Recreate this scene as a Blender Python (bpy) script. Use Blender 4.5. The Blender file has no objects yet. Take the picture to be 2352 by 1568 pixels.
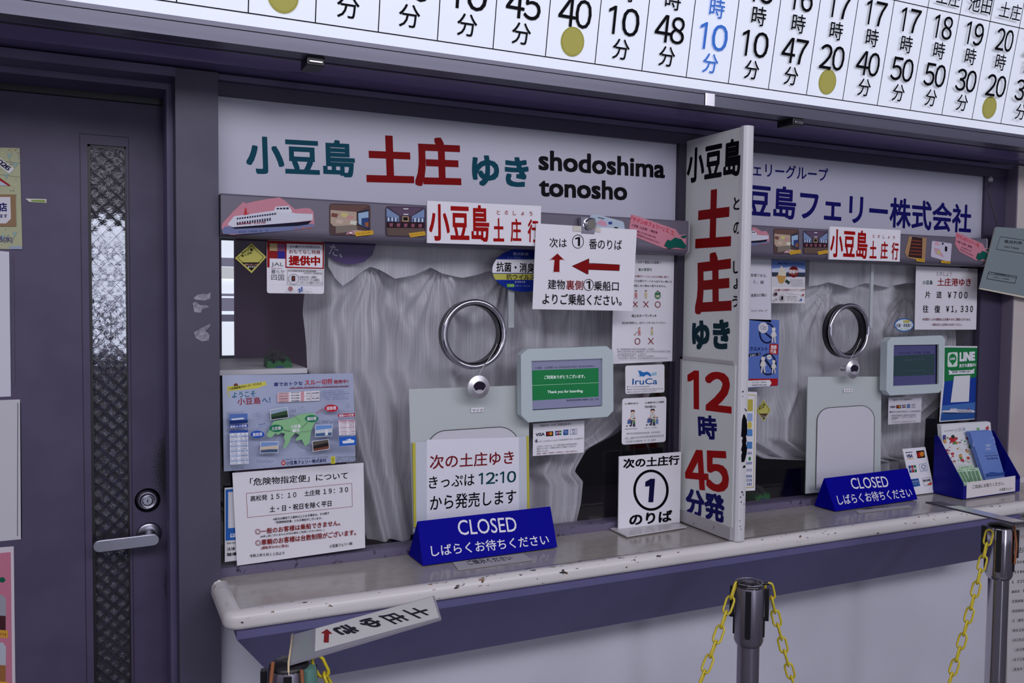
import bpy, math, random
from mathutils import Vector, Matrix
random.seed(7)
sc = bpy.context.scene
COL = sc.collection
# ------------------------------------------------------------------ camera
F, CX, CY = 1996.0, 1176.0, 784.0
XA = Vector((4174, -52, F)).normalized()                      # wall direction in camera axes
NA = Vector((-956, -104, F)); NA = (NA - XA*NA.dot(XA)).normalized()   # into the wall
ZA = NA.cross(XA)                                             # downwards
CAM = Vector((0, -2, 1.55))
RM = Matrix((XA, NA, -ZA))                                    # camera axes -> world
cd = bpy.data.cameras.new('camera'); cam = bpy.data.objects.new('camera', cd); COL.objects.link(cam)
cd.sensor_width = 36; cd.lens = 36*F/2352; cd.clip_start = .02
r_, d_, f_ = (RM @ Vector(v) for v in ((1,0,0),(0,1,0),(0,0,1)))
m = Matrix((r_, -d_, -f_)).transposed().to_4x4(); m.translation = CAM
cam.matrix_world = m; sc.camera = cam
# ------------------------------------------------------------------ light
w = bpy.data.worlds.new('daylight'); sc.world = w; w.use_nodes = True
wt = w.node_tree; bg = wt.nodes['Background']
bg.inputs['Color'].default_value = (.80, .79, 1.0, 1); bg.inputs['Strength'].default_value = .31
def area(name, loc, target, sx, sy, power, col):
    l = bpy.data.lights.new(name, 'AREA'); l.shape = 'RECTANGLE'; l.size = sx; l.size_y = sy
    l.energy = power; l.color = col
    o = bpy.data.objects.new(name, l); COL.objects.link(o); o.location = loc
    o.rotation_euler = (Vector(target)-Vector(loc)).to_track_quat('-Z', 'Y').to_euler(); return o
area('hall_lights', (.6, -3.0, 3.2), (1.2, -.2, .9), 7, 1.2, 158, (.92, .91, 1.0))
vs = sc.view_settings
vs.view_transform = 'Standard'; vs.look = 'None'; vs.gamma = 1; vs.use_curve_mapping = False; vs.exposure = 0.0
try: sc.cycles.use_denoising = True
except Exception: pass
# ------------------------------------------------------------------ pixel rays (photo 2352x1568)
def ray(x, y): return RM @ Vector((x-CX, y-CY, F))
def on_pl(x, y, o, n):
    d = ray(x, y); return CAM + d*((Vector(o)-CAM).dot(n)/d.dot(n))
def on_y(x, y, Y): return on_pl(x, y, (0, Y, 0), Vector((0,1,0)))
def on_x(x, y, X): return on_pl(x, y, (X, 0, 0), Vector((1,0,0)))
def on_z(x, y, Z): return on_pl(x, y, (0, 0, Z), Vector((0,0,1)))
def at_depth(x, y, d): return CAM + ray(x, y)*(d/F)
# ------------------------------------------------------------------ materials
MATS = {}
def lin(c):
    c /= 255.0; return c/12.92 if c <= .04045 else ((c+.055)/1.055)**2.4
def rgb(c): return (lin(c[0]), lin(c[1]), lin(c[2]), 1)
def mat(name, c, rough=.5, metal=0, spec=.5, emit=0, coat=0):
    if name in MATS: return MATS[name]
    m = bpy.data.materials.new(name); m.use_nodes = True
    b = m.node_tree.nodes['Principled BSDF']
    b.inputs['Base Color'].default_value = rgb(c); b.inputs['Roughness'].default_value = rough
    b.inputs['Metallic'].default_value = metal; b.inputs['Specular IOR Level'].default_value = spec
    if emit:
        b.inputs['Emission Color'].default_value = rgb(c); b.inputs['Emission Strength'].default_value = emit
    if coat: b.inputs['Coat Weight'].default_value = coat; b.inputs['Coat Roughness'].default_value = .05
    MATS[name] = m; return m
def nodes(m): return m.node_tree.nodes, m.node_tree.links, m.node_tree.nodes['Principled BSDF']
def ink(c, rough=.5): return mat('ink_%d_%d_%d_%d' % (*c, int(rough*100)), c, rough, 0, .08)
def noisy(name, c, c2, scale, rough=.5, bump=0, metal=0, lo=.4, hi=.6, spec=.5, vec=None):
    if name in MATS: return MATS[name]
    m = mat(name, c, rough, metal, spec); N, L, b = nodes(m)
    t = N.new('ShaderNodeTexCoord'); mp = N.new('ShaderNodeMapping'); L.new(t.outputs['Object'], mp.inputs[0])
    if vec: mp.inputs['Scale'].default_value = vec
    n = N.new('ShaderNodeTexNoise'); n.inputs['Scale'].default_value = scale; n.inputs['Detail'].default_value = 6
    L.new(mp.outputs[0], n.inputs[0])
    r = N.new('ShaderNodeValToRGB'); r.color_ramp.elements[0].position = lo; r.color_ramp.elements[1].position = hi
    r.color_ramp.elements[0].color = rgb(c); r.color_ramp.elements[1].color = rgb(c2)
    L.new(n.outputs['Fac'], r.inputs[0]); L.new(r.outputs[0], b.inputs['Base Color'])
    if bump:
        bp = N.new('ShaderNodeBump'); bp.inputs['Strength'].default_value = bump; bp.inputs['Distance'].default_value = .002
        L.new(n.outputs['Fac'], bp.inputs['Height']); L.new(bp.outputs[0], b.inputs['Normal'])
    return m
BLACK = (8,6,14); RED = (156,8,8); NAVY = (16,14,92); WHITE = (228,226,233); TEAL = (2,66,84)
GREEN = (10,84,50); GREY = (110,108,118); DRED = (130,14,16)
def clear_glass(name, tint=(1,1,1), refl=.07, rough=.02):
    if name in MATS: return MATS[name]
    m = bpy.data.materials.new(name); m.use_nodes = True; N = m.node_tree.nodes; L = m.node_tree.links
    for n in list(N):
        if n.type != 'OUTPUT_MATERIAL': N.remove(n)
    out = N['Material Output']
    tr = N.new('ShaderNodeBsdfTransparent'); tr.inputs[0].default_value = (*tint, 1)
    gl = N.new('ShaderNodeBsdfGlossy'); gl.inputs['Roughness'].default_value = rough
    lw = N.new('ShaderNodeLayerWeight'); lw.inputs['Blend'].default_value = .5
    pw = N.new('ShaderNodeMath'); pw.operation = 'POWER'; pw.inputs[1].default_value = 4; L.new(lw.outputs['Facing'], pw.inputs[0])
    fr = N.new('ShaderNodeMath'); fr.operation = 'MULTIPLY_ADD'; fr.inputs[1].default_value = .9; fr.inputs[2].default_value = refl/2; L.new(pw.outputs[0], fr.inputs[0])
    mx = N.new('ShaderNodeMixShader'); L.new(fr.outputs[0], mx.inputs[0])
    L.new(tr.outputs[0], mx.inputs[1]); L.new(gl.outputs[0], mx.inputs[2]); L.new(mx.outputs[0], out.inputs[0])
    MATS[name] = m; return m
# ------------------------------------------------------------------ lettering
_TC = {}
def glyphs(s, b):
    k = (s, b)
    if k in _TC: return _TC[k]
    if len(s) > 0 and all(ch in '0123456789:' for ch in s) and any(ch.isdigit() for ch in s):   # figures set one by one
        V, Fc, x = [], [], 0
        for ch in s:
            if ch == '1':                                        # plain 1: flag and stem, no foot
                n0 = len(V); V += [(x+p, q) for p, q in ((.27,0),(.34,0),(.34,.74),(.29,.74),(.12,.635),(.12,.56),(.27,.645))]; Fc += [tuple(n0+i for i in f) for f in ((0,1,2,6),(6,2,3,4),(6,4,5))]; x += .54; continue
            g, fs, asp = glyphs('：' if ch == ':' else chr(0xFF10+int(ch)), 0)
            h_ = .5 if ch == ':' else .74; w_ = h_*asp; n0 = len(V); ox = x+(.10 if ch == ':' else .27)
            V += [(ox+p*w_, .37+q*h_) for p, q in g]; Fc += [tuple(i+n0 for i in f) for f in fs]; x += .20 if ch == ':' else .54
        return _finish(k, V, Fc, b)
    c = bpy.data.curves.new('t', 'FONT'); c.body = s; c.resolution_u = 3
    o = bpy.data.objects.new('t', c); me = bpy.data.meshes.new_from_object(o)
    vs_ = [(v.co.x, v.co.y) for v in me.vertices]; fs = [tuple(p.vertices) for p in me.polygons]
    bpy.data.objects.remove(o); bpy.data.curves.remove(c); bpy.data.meshes.remove(me)
    return _finish(k, vs_, fs, b)
def _finish(k, vs_, fs, b):
    if b:                                                        # bold: the letters thickened by b all round
        n = len(vs_); o_, q_ = list(vs_), list(fs)
        K = 16 if abs(b) >= .018 else 8
        for k in range(K):
            dx, dy = abs(b)*math.cos(k*2*math.pi/K), abs(b)*math.sin(k*2*math.pi/K)
            if b > 0: q = b/max(abs(dx), abs(dy)); dx, dy = dx*q, dy*q      # b > 0: square corners, b < 0: round ends
            o_ += [(x+dx, y+dy) for x, y in vs_]; q_ += [tuple(i+n*(k+1) for i in f) for f in fs]
        vs_, fs = o_, q_
    xs = [v[0] for v in vs_]; ys = [v[1] for v in vs_]
    x0, x1, y0, y1 = min(xs), max(xs), min(ys), max(ys)
    out = ([((x-x0)/(x1-x0)-.5, (y-y0)/(y1-y0)-.5) for x, y in vs_], fs, (x1-x0)/(y1-y0)); _TC[k] = out; return out
# ------------------------------------------------------------------ mesh builder
class MB:
    """collects shapes (world coordinates) that become ONE mesh object"""
    def __init__(s): s.v = []; s.f = []; s.m = []; s.mats = []; s.z = (0, 0, 1.0); s.lay = 1; s.sm = set(); s.pl = None; s.cur = None
    def slot(s, m):
        m = m or s.cur
        if m not in s.mats: s.mats.append(m)
        return s.mats.index(m)
    def add(s, vs, fs, m=None, smooth=False):
        k = len(s.v); s.v += [Vector(v) for v in vs]; i = s.slot(m)
        for f in fs:
            if smooth: s.sm.add(len(s.f))
            s.f.append([k+a for a in f]); s.m.append(i)
        return s
    # solids
    def box(s, lo, hi, m=None):
        x0,y0,z0 = lo; x1,y1,z1 = hi
        return s.hexa([(x0,y0,z0),(x1,y0,z0),(x1,y1,z0),(x0,y1,z0),(x0,y0,z1),(x1,y0,z1),(x1,y1,z1),(x0,y1,z1)], m)
    def hexa(s, p, m=None): return s.add(p, [(3,2,1,0),(4,5,6,7),(0,1,5,4),(1,2,6,5),(2,3,7,6),(3,0,4,7)], m)
    def prism(s, pts, ext, m=None, smooth=False):
        n = len(pts); pts = [Vector(p) for p in pts]; ext = Vector(ext)
        fs = [tuple(range(n)), tuple(range(2*n-1, n-1, -1))]
        s.add(pts+[p+ext for p in pts], fs, m)
        k = len(s.v)-2*n
        for i in range(n):
            j = (i+1) % n
            if smooth: s.sm.add(len(s.f))
            s.f.append([k+i, k+n+i, k+n+j, k+j]); s.m.append(s.slot(m))
        return s
    def tube(s, pts, r, m=None, n=10, closed=False, caps=True):
        pts = [Vector(p) for p in pts]; N = len(pts); rs = r if isinstance(r, (list, tuple)) else [r]*N
        vs, up = [], None
        for i, p in enumerate(pts):
            a = pts[(i-1) % N] if (closed or i) else p; b = pts[(i+1) % N] if (closed or i < N-1) else p
            t = (b-a).normalized()
            if up is None: up = t.orthogonal().normalized()
            up = (up - t*up.dot(t)).normalized(); sd = t.cross(up)
            for k in range(n):
                q = 2*math.pi*k/n; vs.append(p + (up*math.cos(q)+sd*math.sin(q))*rs[i])
        fs = []
        for i in range(N if closed else N-1):
            for k in range(n):
                i2 = (i+1) % N; fs.append((i*n+k, i*n+(k+1) % n, i2*n+(k+1) % n, i2*n+k))
        s.add(vs, fs, m, True)
        if caps and not closed: 
            s.add(vs[:n], [tuple(range(n))[::-1]], m); s.add(vs[-n:], [tuple(range(n))], m)
        return s
    def lathe(s, c, prof, m=None, axis=(0,0,1), n=28, caps=True):
        """prof: (radius, height) along axis"""
        c = Vector(c); ax = Vector(axis).normalized(); u = ax.orthogonal().normalized(); v_ = ax.cross(u); vs = []
        for r, h in prof:
            for k in range(n):
                q = 2*math.pi*k/n; vs.append(c+ax*h+(u*math.cos(q)+v_*math.sin(q))*r)
        fs = [(i*n+k, i*n+(k+1) % n, (i+1)*n+(k+1) % n, (i+1)*n+k) for i in range(len(prof)-1) for k in range(n)]
        s.add(vs, fs, m, True)
        if caps: s.add(vs[:n], [tuple(range(n))[::-1]], m); s.add(vs[-n:], [tuple(range(n))], m)
        return s
    # flat work on a plane: O, U, V, N (N towards the viewer)
    def plane(s, O, U=(1,0,0), V=(0,0,1)):
        s.U = Vector(U).normalized(); V = Vector(V); s.V = (V-s.U*V.dot(s.U)).normalized(); s.N = s.U.cross(s.V); s.O = Vector(O); return s
    def zoom(s, x0=0, y0=0, k=1.0): s.z = (x0, y0, k); return s
    def g(s, p):
        """pixel of the current zoom -> (u, v) on the plane"""
        x, y = s.z[0]+p[0]/s.z[2], s.z[1]+p[1]/s.z[2]
        q = on_pl(x, y, s.O, s.N)-s.O; return Vector((q.dot(s.U), q.dot(s.V)))
    def w(s, uv, h=0): return s.O+s.U*uv[0]+s.V*uv[1]+s.N*h
    def hh(s):
        s.lay += 1; return .0002+.00002*s.lay
    def polyuv(s, uv, m=None, h=None):
        h = s.hh() if h is None else h
        a = sum(uv[i][0]*uv[(i+1) % len(uv)][1]-uv[(i+1) % len(uv)][0]*uv[i][1] for i in range(len(uv)))
        if a < 0: uv = uv[::-1]
        return s.add([s.w(p, h) for p in uv], [tuple(range(len(uv)))], m)
    def poly(s, pts, c, h=None): return s.polyuv([s.g(p) for p in pts], ink(c) if isinstance(c, tuple) else c, h)
    def rect(s, x0, y0, x1, y1, c, dy=0): return s.poly([(x0,y0),(x1,y0+dy),(x1,y1+dy),(x0,y1)], c)
    def sheet(s, pts, c, t=.0006, rad=0):
        """the sheet itself: a slab with its front on the plane"""
        uv = [s.g(p) for p in pts]; m = ink(c) if isinstance(c, tuple) else c
        a = sum(uv[i][0]*uv[(i+1) % len(uv)][1]-uv[(i+1) % len(uv)][0]*uv[i][1] for i in range(len(uv)))
        if a < 0: uv = uv[::-1]
        if rad:
            o = []; n = len(uv)
            for i in range(n):
                p, a_, b_ = uv[i], uv[i-1], uv[(i+1) % n]; da = (a_-p).normalized()*rad; db = (b_-p).normalized()*rad
                for k in range(5):
                    q = k/4; o.append(p+da*(1-q)**2+db*q**2)
            uv = o
        s.prism([s.w(p, 0) for p in uv], s.N*-t, m)
        k = len(s.f)-len(uv)-2                                  # face orientation
        return s
    def stroke(s, pts, wd, c, closed=False):
        m = ink(c) if isinstance(c, tuple) else c; h = s.hh()
        uv = [s.g(p) for p in pts]; k = .5*abs((s.g((pts[0][0], pts[0][1]+wd))-s.g(pts[0])).y)
        for i in range(len(uv) if closed else len(uv)-1):
            a, b = uv[i], uv[(i+1) % len(uv)]; d = b-a
            if d.length < 1e-6: continue
            d.normalize(); p = Vector((-d.y, d.x))*k; e = d*k*.6
            s.polyuv([a-e+p, b+e+p, b+e-p, a-e-p], m, h)
        return s
    def arrow(s, a, b, wd, hd, hw, c):
        """arrow from pixel a to pixel b: shaft width, head length, head width"""
        a, b = Vector(a), Vector(b); d = (b-a).normalized(); p = Vector((-d.y, d.x)); n = b-d*hd
        return s.poly([a+p*wd/2, n+p*wd/2, n+p*hw/2, b, n-p*hw/2, n-p*wd/2, a-p*wd/2], c)
    def oval(s, c, rx, ry, col, y0=None, y1=None, n=36):
        """ellipse (or its band between pixel heights y0 and y1)"""
        pts = [(c[0]+rx*math.cos(2*math.pi*k/n), c[1]+ry*math.sin(2*math.pi*k/n)) for k in range(n)]
        if y0 is not None:
            pts = [(c[0]+rx*math.cos(a), c[1]+ry*math.sin(a)) for a in
                   [math.asin(max(-1, min(1, (y1-c[1]-(y1-y0)*k/10)/ry))) for k in range(11)]]
            pts = pts+[(2*c[0]-x, y) for x, y in pts[::-1]]
        return s.poly(pts, col)
    def ring(s, c, rx, ry, wd, col, n=40):
        m = ink(col) if isinstance(col, tuple) else col; h = s.hh()
        P = [[s.g((c[0]+(rx-e)*math.cos(2*math.pi*k/n), c[1]+(ry-e)*math.sin(2*math.pi*k/n))) for k in range(n)] for e in (0, wd)]
        for k in range(n):
            j = (k+1) % n; s.polyuv([P[0][k], P[0][j], P[1][j], P[1][k]], m, h)
        return s
    def put(s, txt, c, wd, ht, ang, m, b=0):
        g, fs, _ = glyphs(txt, b); ca, sa = math.cos(ang), math.sin(ang); h = s.hh()
        e = 0.00001 if b else 0; q = len(g)//(17 if abs(b) >= .018 else 9) if b else len(g)        # thickened copies lie a hair apart
        if b: s.lay += 9
        return s.add([s.w((c[0]+x*wd*ca-y*ht*sa, c[1]+x*wd*sa+y*ht*ca), h+e*(i//q)) for i, (x, y) in enumerate(g)], fs, m)
    def text(s, txt, xl, yl, xr, yr, h, c, b=0):
        """ink box: middle of its left side, middle of its right side (zoom pixels), its height"""
        l, r = s.g((xl, yl)), s.g((xr, yr)); d = r-l; mid = ((xl+xr)/2, (yl+yr)/2)
        e = s.g((mid[0], mid[1]-h/2))-s.g((mid[0], mid[1]+h/2)); pd = Vector((-d.y, d.x)).normalized()
        return s.put(txt, (l+r)/2, d.length, abs(e.dot(pd)), math.atan2(d.y, d.x), ink(c) if isinstance(c, tuple) else c, b)
    def fine(s, xl, yl, xr, yr, h, c=(95,93,105), n=0):
        """print too small to read in the photograph"""
        l, r = Vector((xl, yl)), Vector((xr, yr)); L_ = (r-l).length; n = n or max(2, int(L_/(h*1.05)))
        for k in range(n):
            if random.random() < .08: continue
            p0, p1 = l.lerp(r, (k+.08)/n), l.lerp(r, (k+.86)/n); th = h*.13; u_ = random.random()
            for yy in ((-.42, .40) if u_ < .35 else (-.40, .0, .42) if u_ < .7 else (-.15, .36)):
                e = random.random()*.25; a, b = p0.lerp(p1, e), p1.lerp(p0, e*.6); y_ = h*yy*.92
                s.poly([(a.x, a.y+y_-th/2), (b.x, b.y+y_-th/2), (b.x, b.y+y_+th/2), (a.x, a.y+y_+th/2)], c)
            for xx in ((.5,) if u_ < .5 else (.25, .75)):
                a = p0.lerp(p1, xx+.15*(random.random()-.5)); s.poly([(a.x-th*.5, a.y-h/2), (a.x+th*.5, a.y-h/2), (a.x+th*.5, a.y+h/2), (a.x-th*.5, a.y+h/2)], c)
        return s
    def build(s, name, parent=None, loc=None, bevel=0, smooth=False):
        lo = Vector([min(v[i] for v in s.v) for i in range(3)]); hi = Vector([max(v[i] for v in s.v) for i in range(3)])
        o0 = Vector(loc) if loc is not None else (ORG[parent.name] if parent is not None else Vector(((lo.x+hi.x)/2, (lo.y+hi.y)/2, lo.z)))
        me = bpy.data.meshes.new(name); me.from_pydata([v-o0 for v in s.v], [], s.f)
        for m_ in s.mats: me.materials.append(m_)
        for i, p in enumerate(me.polygons):
            p.material_index = s.m[i]; p.use_smooth = smooth or i in s.sm
        me.update()
        o = bpy.data.objects.new(name, me); COL.objects.link(o)
        if parent is not None: o.parent = parent; o.location = o0-ORG[parent.name]
        else: o.location = o0
        ORG[o.name] = o0
        if bevel:
            b = o.modifiers.new('bevel', 'BEVEL'); b.width = bevel; b.segments = 2; b.limit_method = 'ANGLE'
        return o
ORG = {}
def tag(o, label, cat, group=None, kind=None):
    o['label'] = label; o['category'] = cat
    if group: o['group'] = group
    if kind: o['kind'] = kind
    return o
def struct(o, label=None, cat=None):
    o['kind'] = 'structure'
    if label: o['label'] = label
    if cat: o['category'] = cat
    return o
def thing(name, loc, label, cat, group=None):
    o = bpy.data.objects.new(name, None); COL.objects.link(o); o.location = loc; o.empty_display_size = .05
    ORG[o.name] = Vector(loc); return tag(o, label, cat, group)
def part(mb, name, parent, bevel=0, smooth=False): return mb.build(name, parent, ORG[parent.name], bevel, smooth)
def flat(Y, z=(0,0,1)): return MB().plane((0, Y, 0)).zoom(*z)
# zoom windows on the photograph used for reading positions
zA=(480,420,4.704); zC=(900,420,4.704); zD=(1200,480,4.1275); zE=(1540,280,3.92); zF=(1700,480,3.607); zG=(500,660,3.647)
zH=(500,1050,5.808); zI=(900,660,4.612); zJ=(900,960,4.355); zK=(1180,780,4.9); zL=(1320,1000,5.227); zM=(1700,820,4.3556)
zN=(1992,760,3.733); zO=(0,600,3.92); zP=(0,1000,2.7596); zQ=(480,1280,3.92); zR=(1560,1240,4.78); zS=(2052,1120,3.5)
zT=(2202,280,3.733); zU=(1700,560,4.613); zV=(1700,1050,3.607); zW=(0,320,4.125); zX=(1540,800,3.135)
def zz(z, x, y): return (z[0]+x/z[2], z[1]+y/z[2])
# ------------------------------------------------------------------ shared surfaces
PF, YSTOP, YD, YS, CT = -.03, .042, .16, .012, .928        # pillar face, door stop, door leaf, sign panels, counter top
M_door = noisy('door_paint', (69,60,87), (76,67,94), 9, .55, .05)
def dirt_spots(m, spots, c, scale=420, thr=.47):
    """grimy speckle that thins out around a few worn places (object coordinates)"""
    N, L, b = nodes(m); t = N.new('ShaderNodeTexCoord'); n = N.new('ShaderNodeTexNoise'); n.inputs['Scale'].default_value = scale; n.inputs['Detail'].default_value = 3
    L.new(t.outputs['Object'], n.inputs[0]); acc = None
    for (p, r, kz) in spots:
        mp = N.new('ShaderNodeMapping'); mp.vector_type = 'TEXTURE'; mp.inputs['Location'].default_value = p; mp.inputs['Scale'].default_value = (r, 1, r*kz)
        L.new(t.outputs['Object'], mp.inputs[0]); g = N.new('ShaderNodeTexGradient'); g.gradient_type = 'SPHERICAL'; L.new(mp.outputs[0], g.inputs[0])
        if acc is None: acc = g.outputs['Fac']
        else:
            q = N.new('ShaderNodeMath'); q.operation = 'MAXIMUM'; L.new(acc, q.inputs[0]); L.new(g.outputs['Fac'], q.inputs[1]); acc = q.outputs[0]
    mu = N.new('ShaderNodeMath'); mu.operation = 'MULTIPLY_ADD'; L.new(acc, mu.inputs[0]); mu.inputs[1].default_value = .55; L.new(n.outputs['Fac'], mu.inputs[2])
    gt = N.new('ShaderNodeMath'); gt.operation = 'GREATER_THAN'; L.new(mu.outputs[0], gt.inputs[0]); gt.inputs[1].default_value = thr+.22
    old = b.inputs['Base Color'].links; mx = N.new('ShaderNodeMix'); mx.data_type = 'RGBA'
    if old: L.new(old[0].from_socket, mx.inputs[6])
    else: mx.inputs[6].default_value = b.inputs['Base Color'].default_value
    mx.inputs[7].default_value = rgb(c); L.new(gt.outputs[0], mx.inputs[0]); L.new(mx.outputs[2], b.inputs['Base Color'])
M_pillar = noisy('pillar_paint', (68,64,83), (75,71,90), 6, .55, .04)
M_trim = noisy('trim_paint', (84,76,108), (92,84,116), 7, .5, .03)
M_rail = noisy('worn_rail_paint', (104,96,122), (40,34,50), 60, .45, 0, 0, .62, .70, vec=(1, 1, 1))
M_soffit = mat('soffit_paint', (132,116,168), .22, 0, .5)
M_metal = noisy('silver_paint', (90,89,106), (99,98,115), 4, .35, 0, .25, vec=(.3,8,8))
M_sign = mat('white_acrylic', (176,174,190), .28, 0, .5)
M_cass = mat('cassette_grey', (98,92,108), .42)
M_chrome = mat('chrome', (205,203,212), .09, 1)
M_steel = mat('steel', (150,148,160), .28, 1)
M_black = mat('black_plastic', (16,14,20), .4)
M_wallw = noisy('white_wall_paint', (208,207,218), (214,213,224), 3, .5, .02)
M_lam = mat('laminated_white', WHITE, .18)
# ------------------------------------------------------------------ hall shell
struct(MB().box((-4,-9,-.1),(7,1.2,0), noisy('floor_tile',(84,80,88),(96,92,100),2,.35)).build('floor'), 'grey hall floor', 'floor')
struct(MB().box((-4,-6,3.3),(7,1.2,3.4), mat('ceiling_white',(200,198,205),.7)).build('ceiling'), 'white hall ceiling above the counter', 'ceiling')
# front wall in pieces around the door and the windows
XP0, XP1 = .1548, .2407
XWR = 2.76
b_ = MB().box((-4,PF,0),(-.75,.30,3.3),M_pillar).box((-.75,PF,2.011),(XP0,.30,2.03),M_trim)
b_.box((-.75,-.0,2.03),(XWR,.30,3.3),M_trim)
struct(b_.build('wall_left'), 'dark painted wall around and above the office door', 'wall')
struct(MB().box((XP0,PF,0),(XP1,.30,2.0295),M_pillar).build('trim_1'), 'grey painted pillar between the door and the ticket window', 'pillar')
struct(MB().box((XP1,-.004,0),(2.86,.06,.894),M_wallw).build('wall_front'), 'white wall below the ticket counter', 'wall')
tile = noisy('beige_tile',(186,176,172),(196,187,182),5,.4,.02)
t_ = MB().box((2.8625,-.035,0),(4.6,.3,2.03),tile)
struct(t_.build('wall_right'), 'beige wall beyond the right ticket window', 'wall')
# door frame: head and jamb stops
f_ = MB().box((-.75,YSTOP,1.998),(XP0-.0126,.18,2.011),M_trim).box((XP0-.0126,YSTOP,0),(XP0,.30,2.011),M_trim)
f_.box((-.75,.145,1.985),(XP0-.0126,.16,1.998),M_black)
struct(f_.build('trim_2'), 'dark purple steel door frame', 'door frame')
# door leaf with a glazed slot
gx0, gx1 = on_y(205,700,YD).x, on_y(293,700,YD).x; gz1 = on_y(245,334,YD).z; DX0, DX1 = -.73, XP0-.0126
d_ = MB().box((DX0,YD,.01),(gx0,YD+.04,1.998),M_door).box((gx1,YD,.01),(DX1,YD+.04,1.998),M_door)
d_.box((gx0,YD,gz1),(gx1,YD+.04,1.998),M_door).box((gx0,YD,.01),(gx1,YD+.04,.25),M_door)
door = d_.build('door_1', loc=(0,YD,0)); struct(door, 'dark purple steel door with a narrow wired glass slot', 'door')
dirt_spots(M_door, [((on_y(392,1075,YD).x,0,on_y(392,1075,YD).z),.05,2.4), ((on_y(398,1340,YD).x,0,on_y(398,1340,YD).z),.028,2.6)], (22,18,34))
# glazing bead (raised frame seam) around the slot
bx0, bx1, bz = on_y(186,600,YD).x, on_y(297,600,YD).x, on_y(245,312,YD).z
g_ = MB().plane((0,YD-.0015,0))
for a in ((bx0,.2,bx0+.0012,bz),(bx1,.2,bx1+.0012,bz),(bx0,bz,bx1+.0012,bz+.0012)):
    g_.box((a[0],YD-.0012,a[1]),(a[2],YD+.001,a[3]),mat('seam_dark',(30,24,42),.6))
part(g_, 'bead_seam', door)
g_ = MB()
for x0,z0,x1,z1 in ((gx0,.25,gx0+.006,gz1),(gx1-.003,.25,gx1,gz1),(gx0,gz1-.004,gx1,gz1)):
    g_.box((x0,YD+.004,z0),(x1,YD+.03,z1),M_black)
part(g_, 'glazing_bead', door)
# wired hammered glass
M_wg = bpy.data.materials.new('hammered_glass'); M_wg.use_nodes = True
N = M_wg.node_tree.nodes; L = M_wg.node_tree.links
for n in list(N):
    if n.type != 'OUTPUT_MATERIAL': N.remove(n)
tc = N.new('ShaderNodeTexCoord'); mp = N.new('ShaderNodeMapping'); L.new(tc.outputs['Object'], mp.inputs[0])
mp.inputs['Rotation'].default_value = (0, math.radians(45), 0)
vo = N.new('ShaderNodeTexVoronoi'); vo.feature = 'SMOOTH_F1'; vo.inputs['Scale'].default_value = 46; vo.inputs['Randomness'].default_value = .12; vo.inputs['Smoothness'].default_value = .6
L.new(mp.outputs[0], vo.inputs[0])
no = N.new('ShaderNodeTexNoise'); no.inputs['Scale'].default_value = 260; L.new(tc.outputs['Object'], no.inputs[0])
ad = N.new('ShaderNodeMath'); ad.operation = 'MULTIPLY_ADD'; L.new(no.outputs['Fac'], ad.inputs[0]); ad.inputs[1].default_value = .12; L.new(vo.outputs['Distance'], ad.inputs[2])
bu = N.new('ShaderNodeBump'); bu.inputs['Strength'].default_value = 1; bu.inputs['Distance'].default_value = .008; L.new(ad.outputs[0], bu.inputs['Height'])
rf = N.new('ShaderNodeBsdfRefraction'); rf.inputs['IOR'].default_value = 1.35; rf.inputs['Roughness'].default_value = .03; rf.inputs[0].default_value = (.85,.85,.92,1)
gl = N.new('ShaderNodeBsdfGlossy'); gl.inputs['Roughness'].default_value = .15; gl.inputs[0].default_value = (.5,.5,.55,1)
for q in (rf, gl): L.new(bu.outputs[0], q.inputs['Normal'])
mx = N.new('ShaderNodeMixShader'); mx.inputs[0].default_value = .09; L.new(rf.outputs[0], mx.inputs[1]); L.new(gl.outputs[0], mx.inputs[2])
df = N.new('ShaderNodeBsdfDiffuse'); df.inputs[0].default_value = rgb((120,116,126)); L.new(bu.outputs[0], df.inputs['Normal'])
mx2 = N.new('ShaderNodeMixShader'); mx2.inputs[0].default_value = .16; L.new(mx.outputs[0], mx2.inputs[1]); L.new(df.outputs[0], mx2.inputs[2])
L.new(mx2.outputs[0], N['Material Output'].inputs[0])
g_ = MB(); n_ = 1
g_.add([(gx0+.004,YD+.014,.25),(gx1-.002,YD+.014,.25),(gx1-.002,YD+.014,gz1-.003),(gx0+.004,YD+.014,gz1-.003)],[(0,1,2,3)],M_wg)
part(g_, 'glass_pane', door)
# wire mesh cast in the glass
g_ = MB(); wm = mat('wire',(70,64,72),.4,.6); wx = gx1-gx0; k = gz1
while k > .3-wx:
    for sgn in (0,1):
        a, b2 = (gx0+.005, k-wx if not sgn else k), (gx1-.003, k if not sgn else k-wx)
        if min(a[1],b2[1]) > .26 and max(a[1],b2[1]) < gz1: g_.tube([(a[0],YD+.012,a[1]),(b2[0],YD+.012,b2[1])],.0004,wm,4,caps=False)
    k -= .036
part(g_, 'wire_mesh', door)
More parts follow.
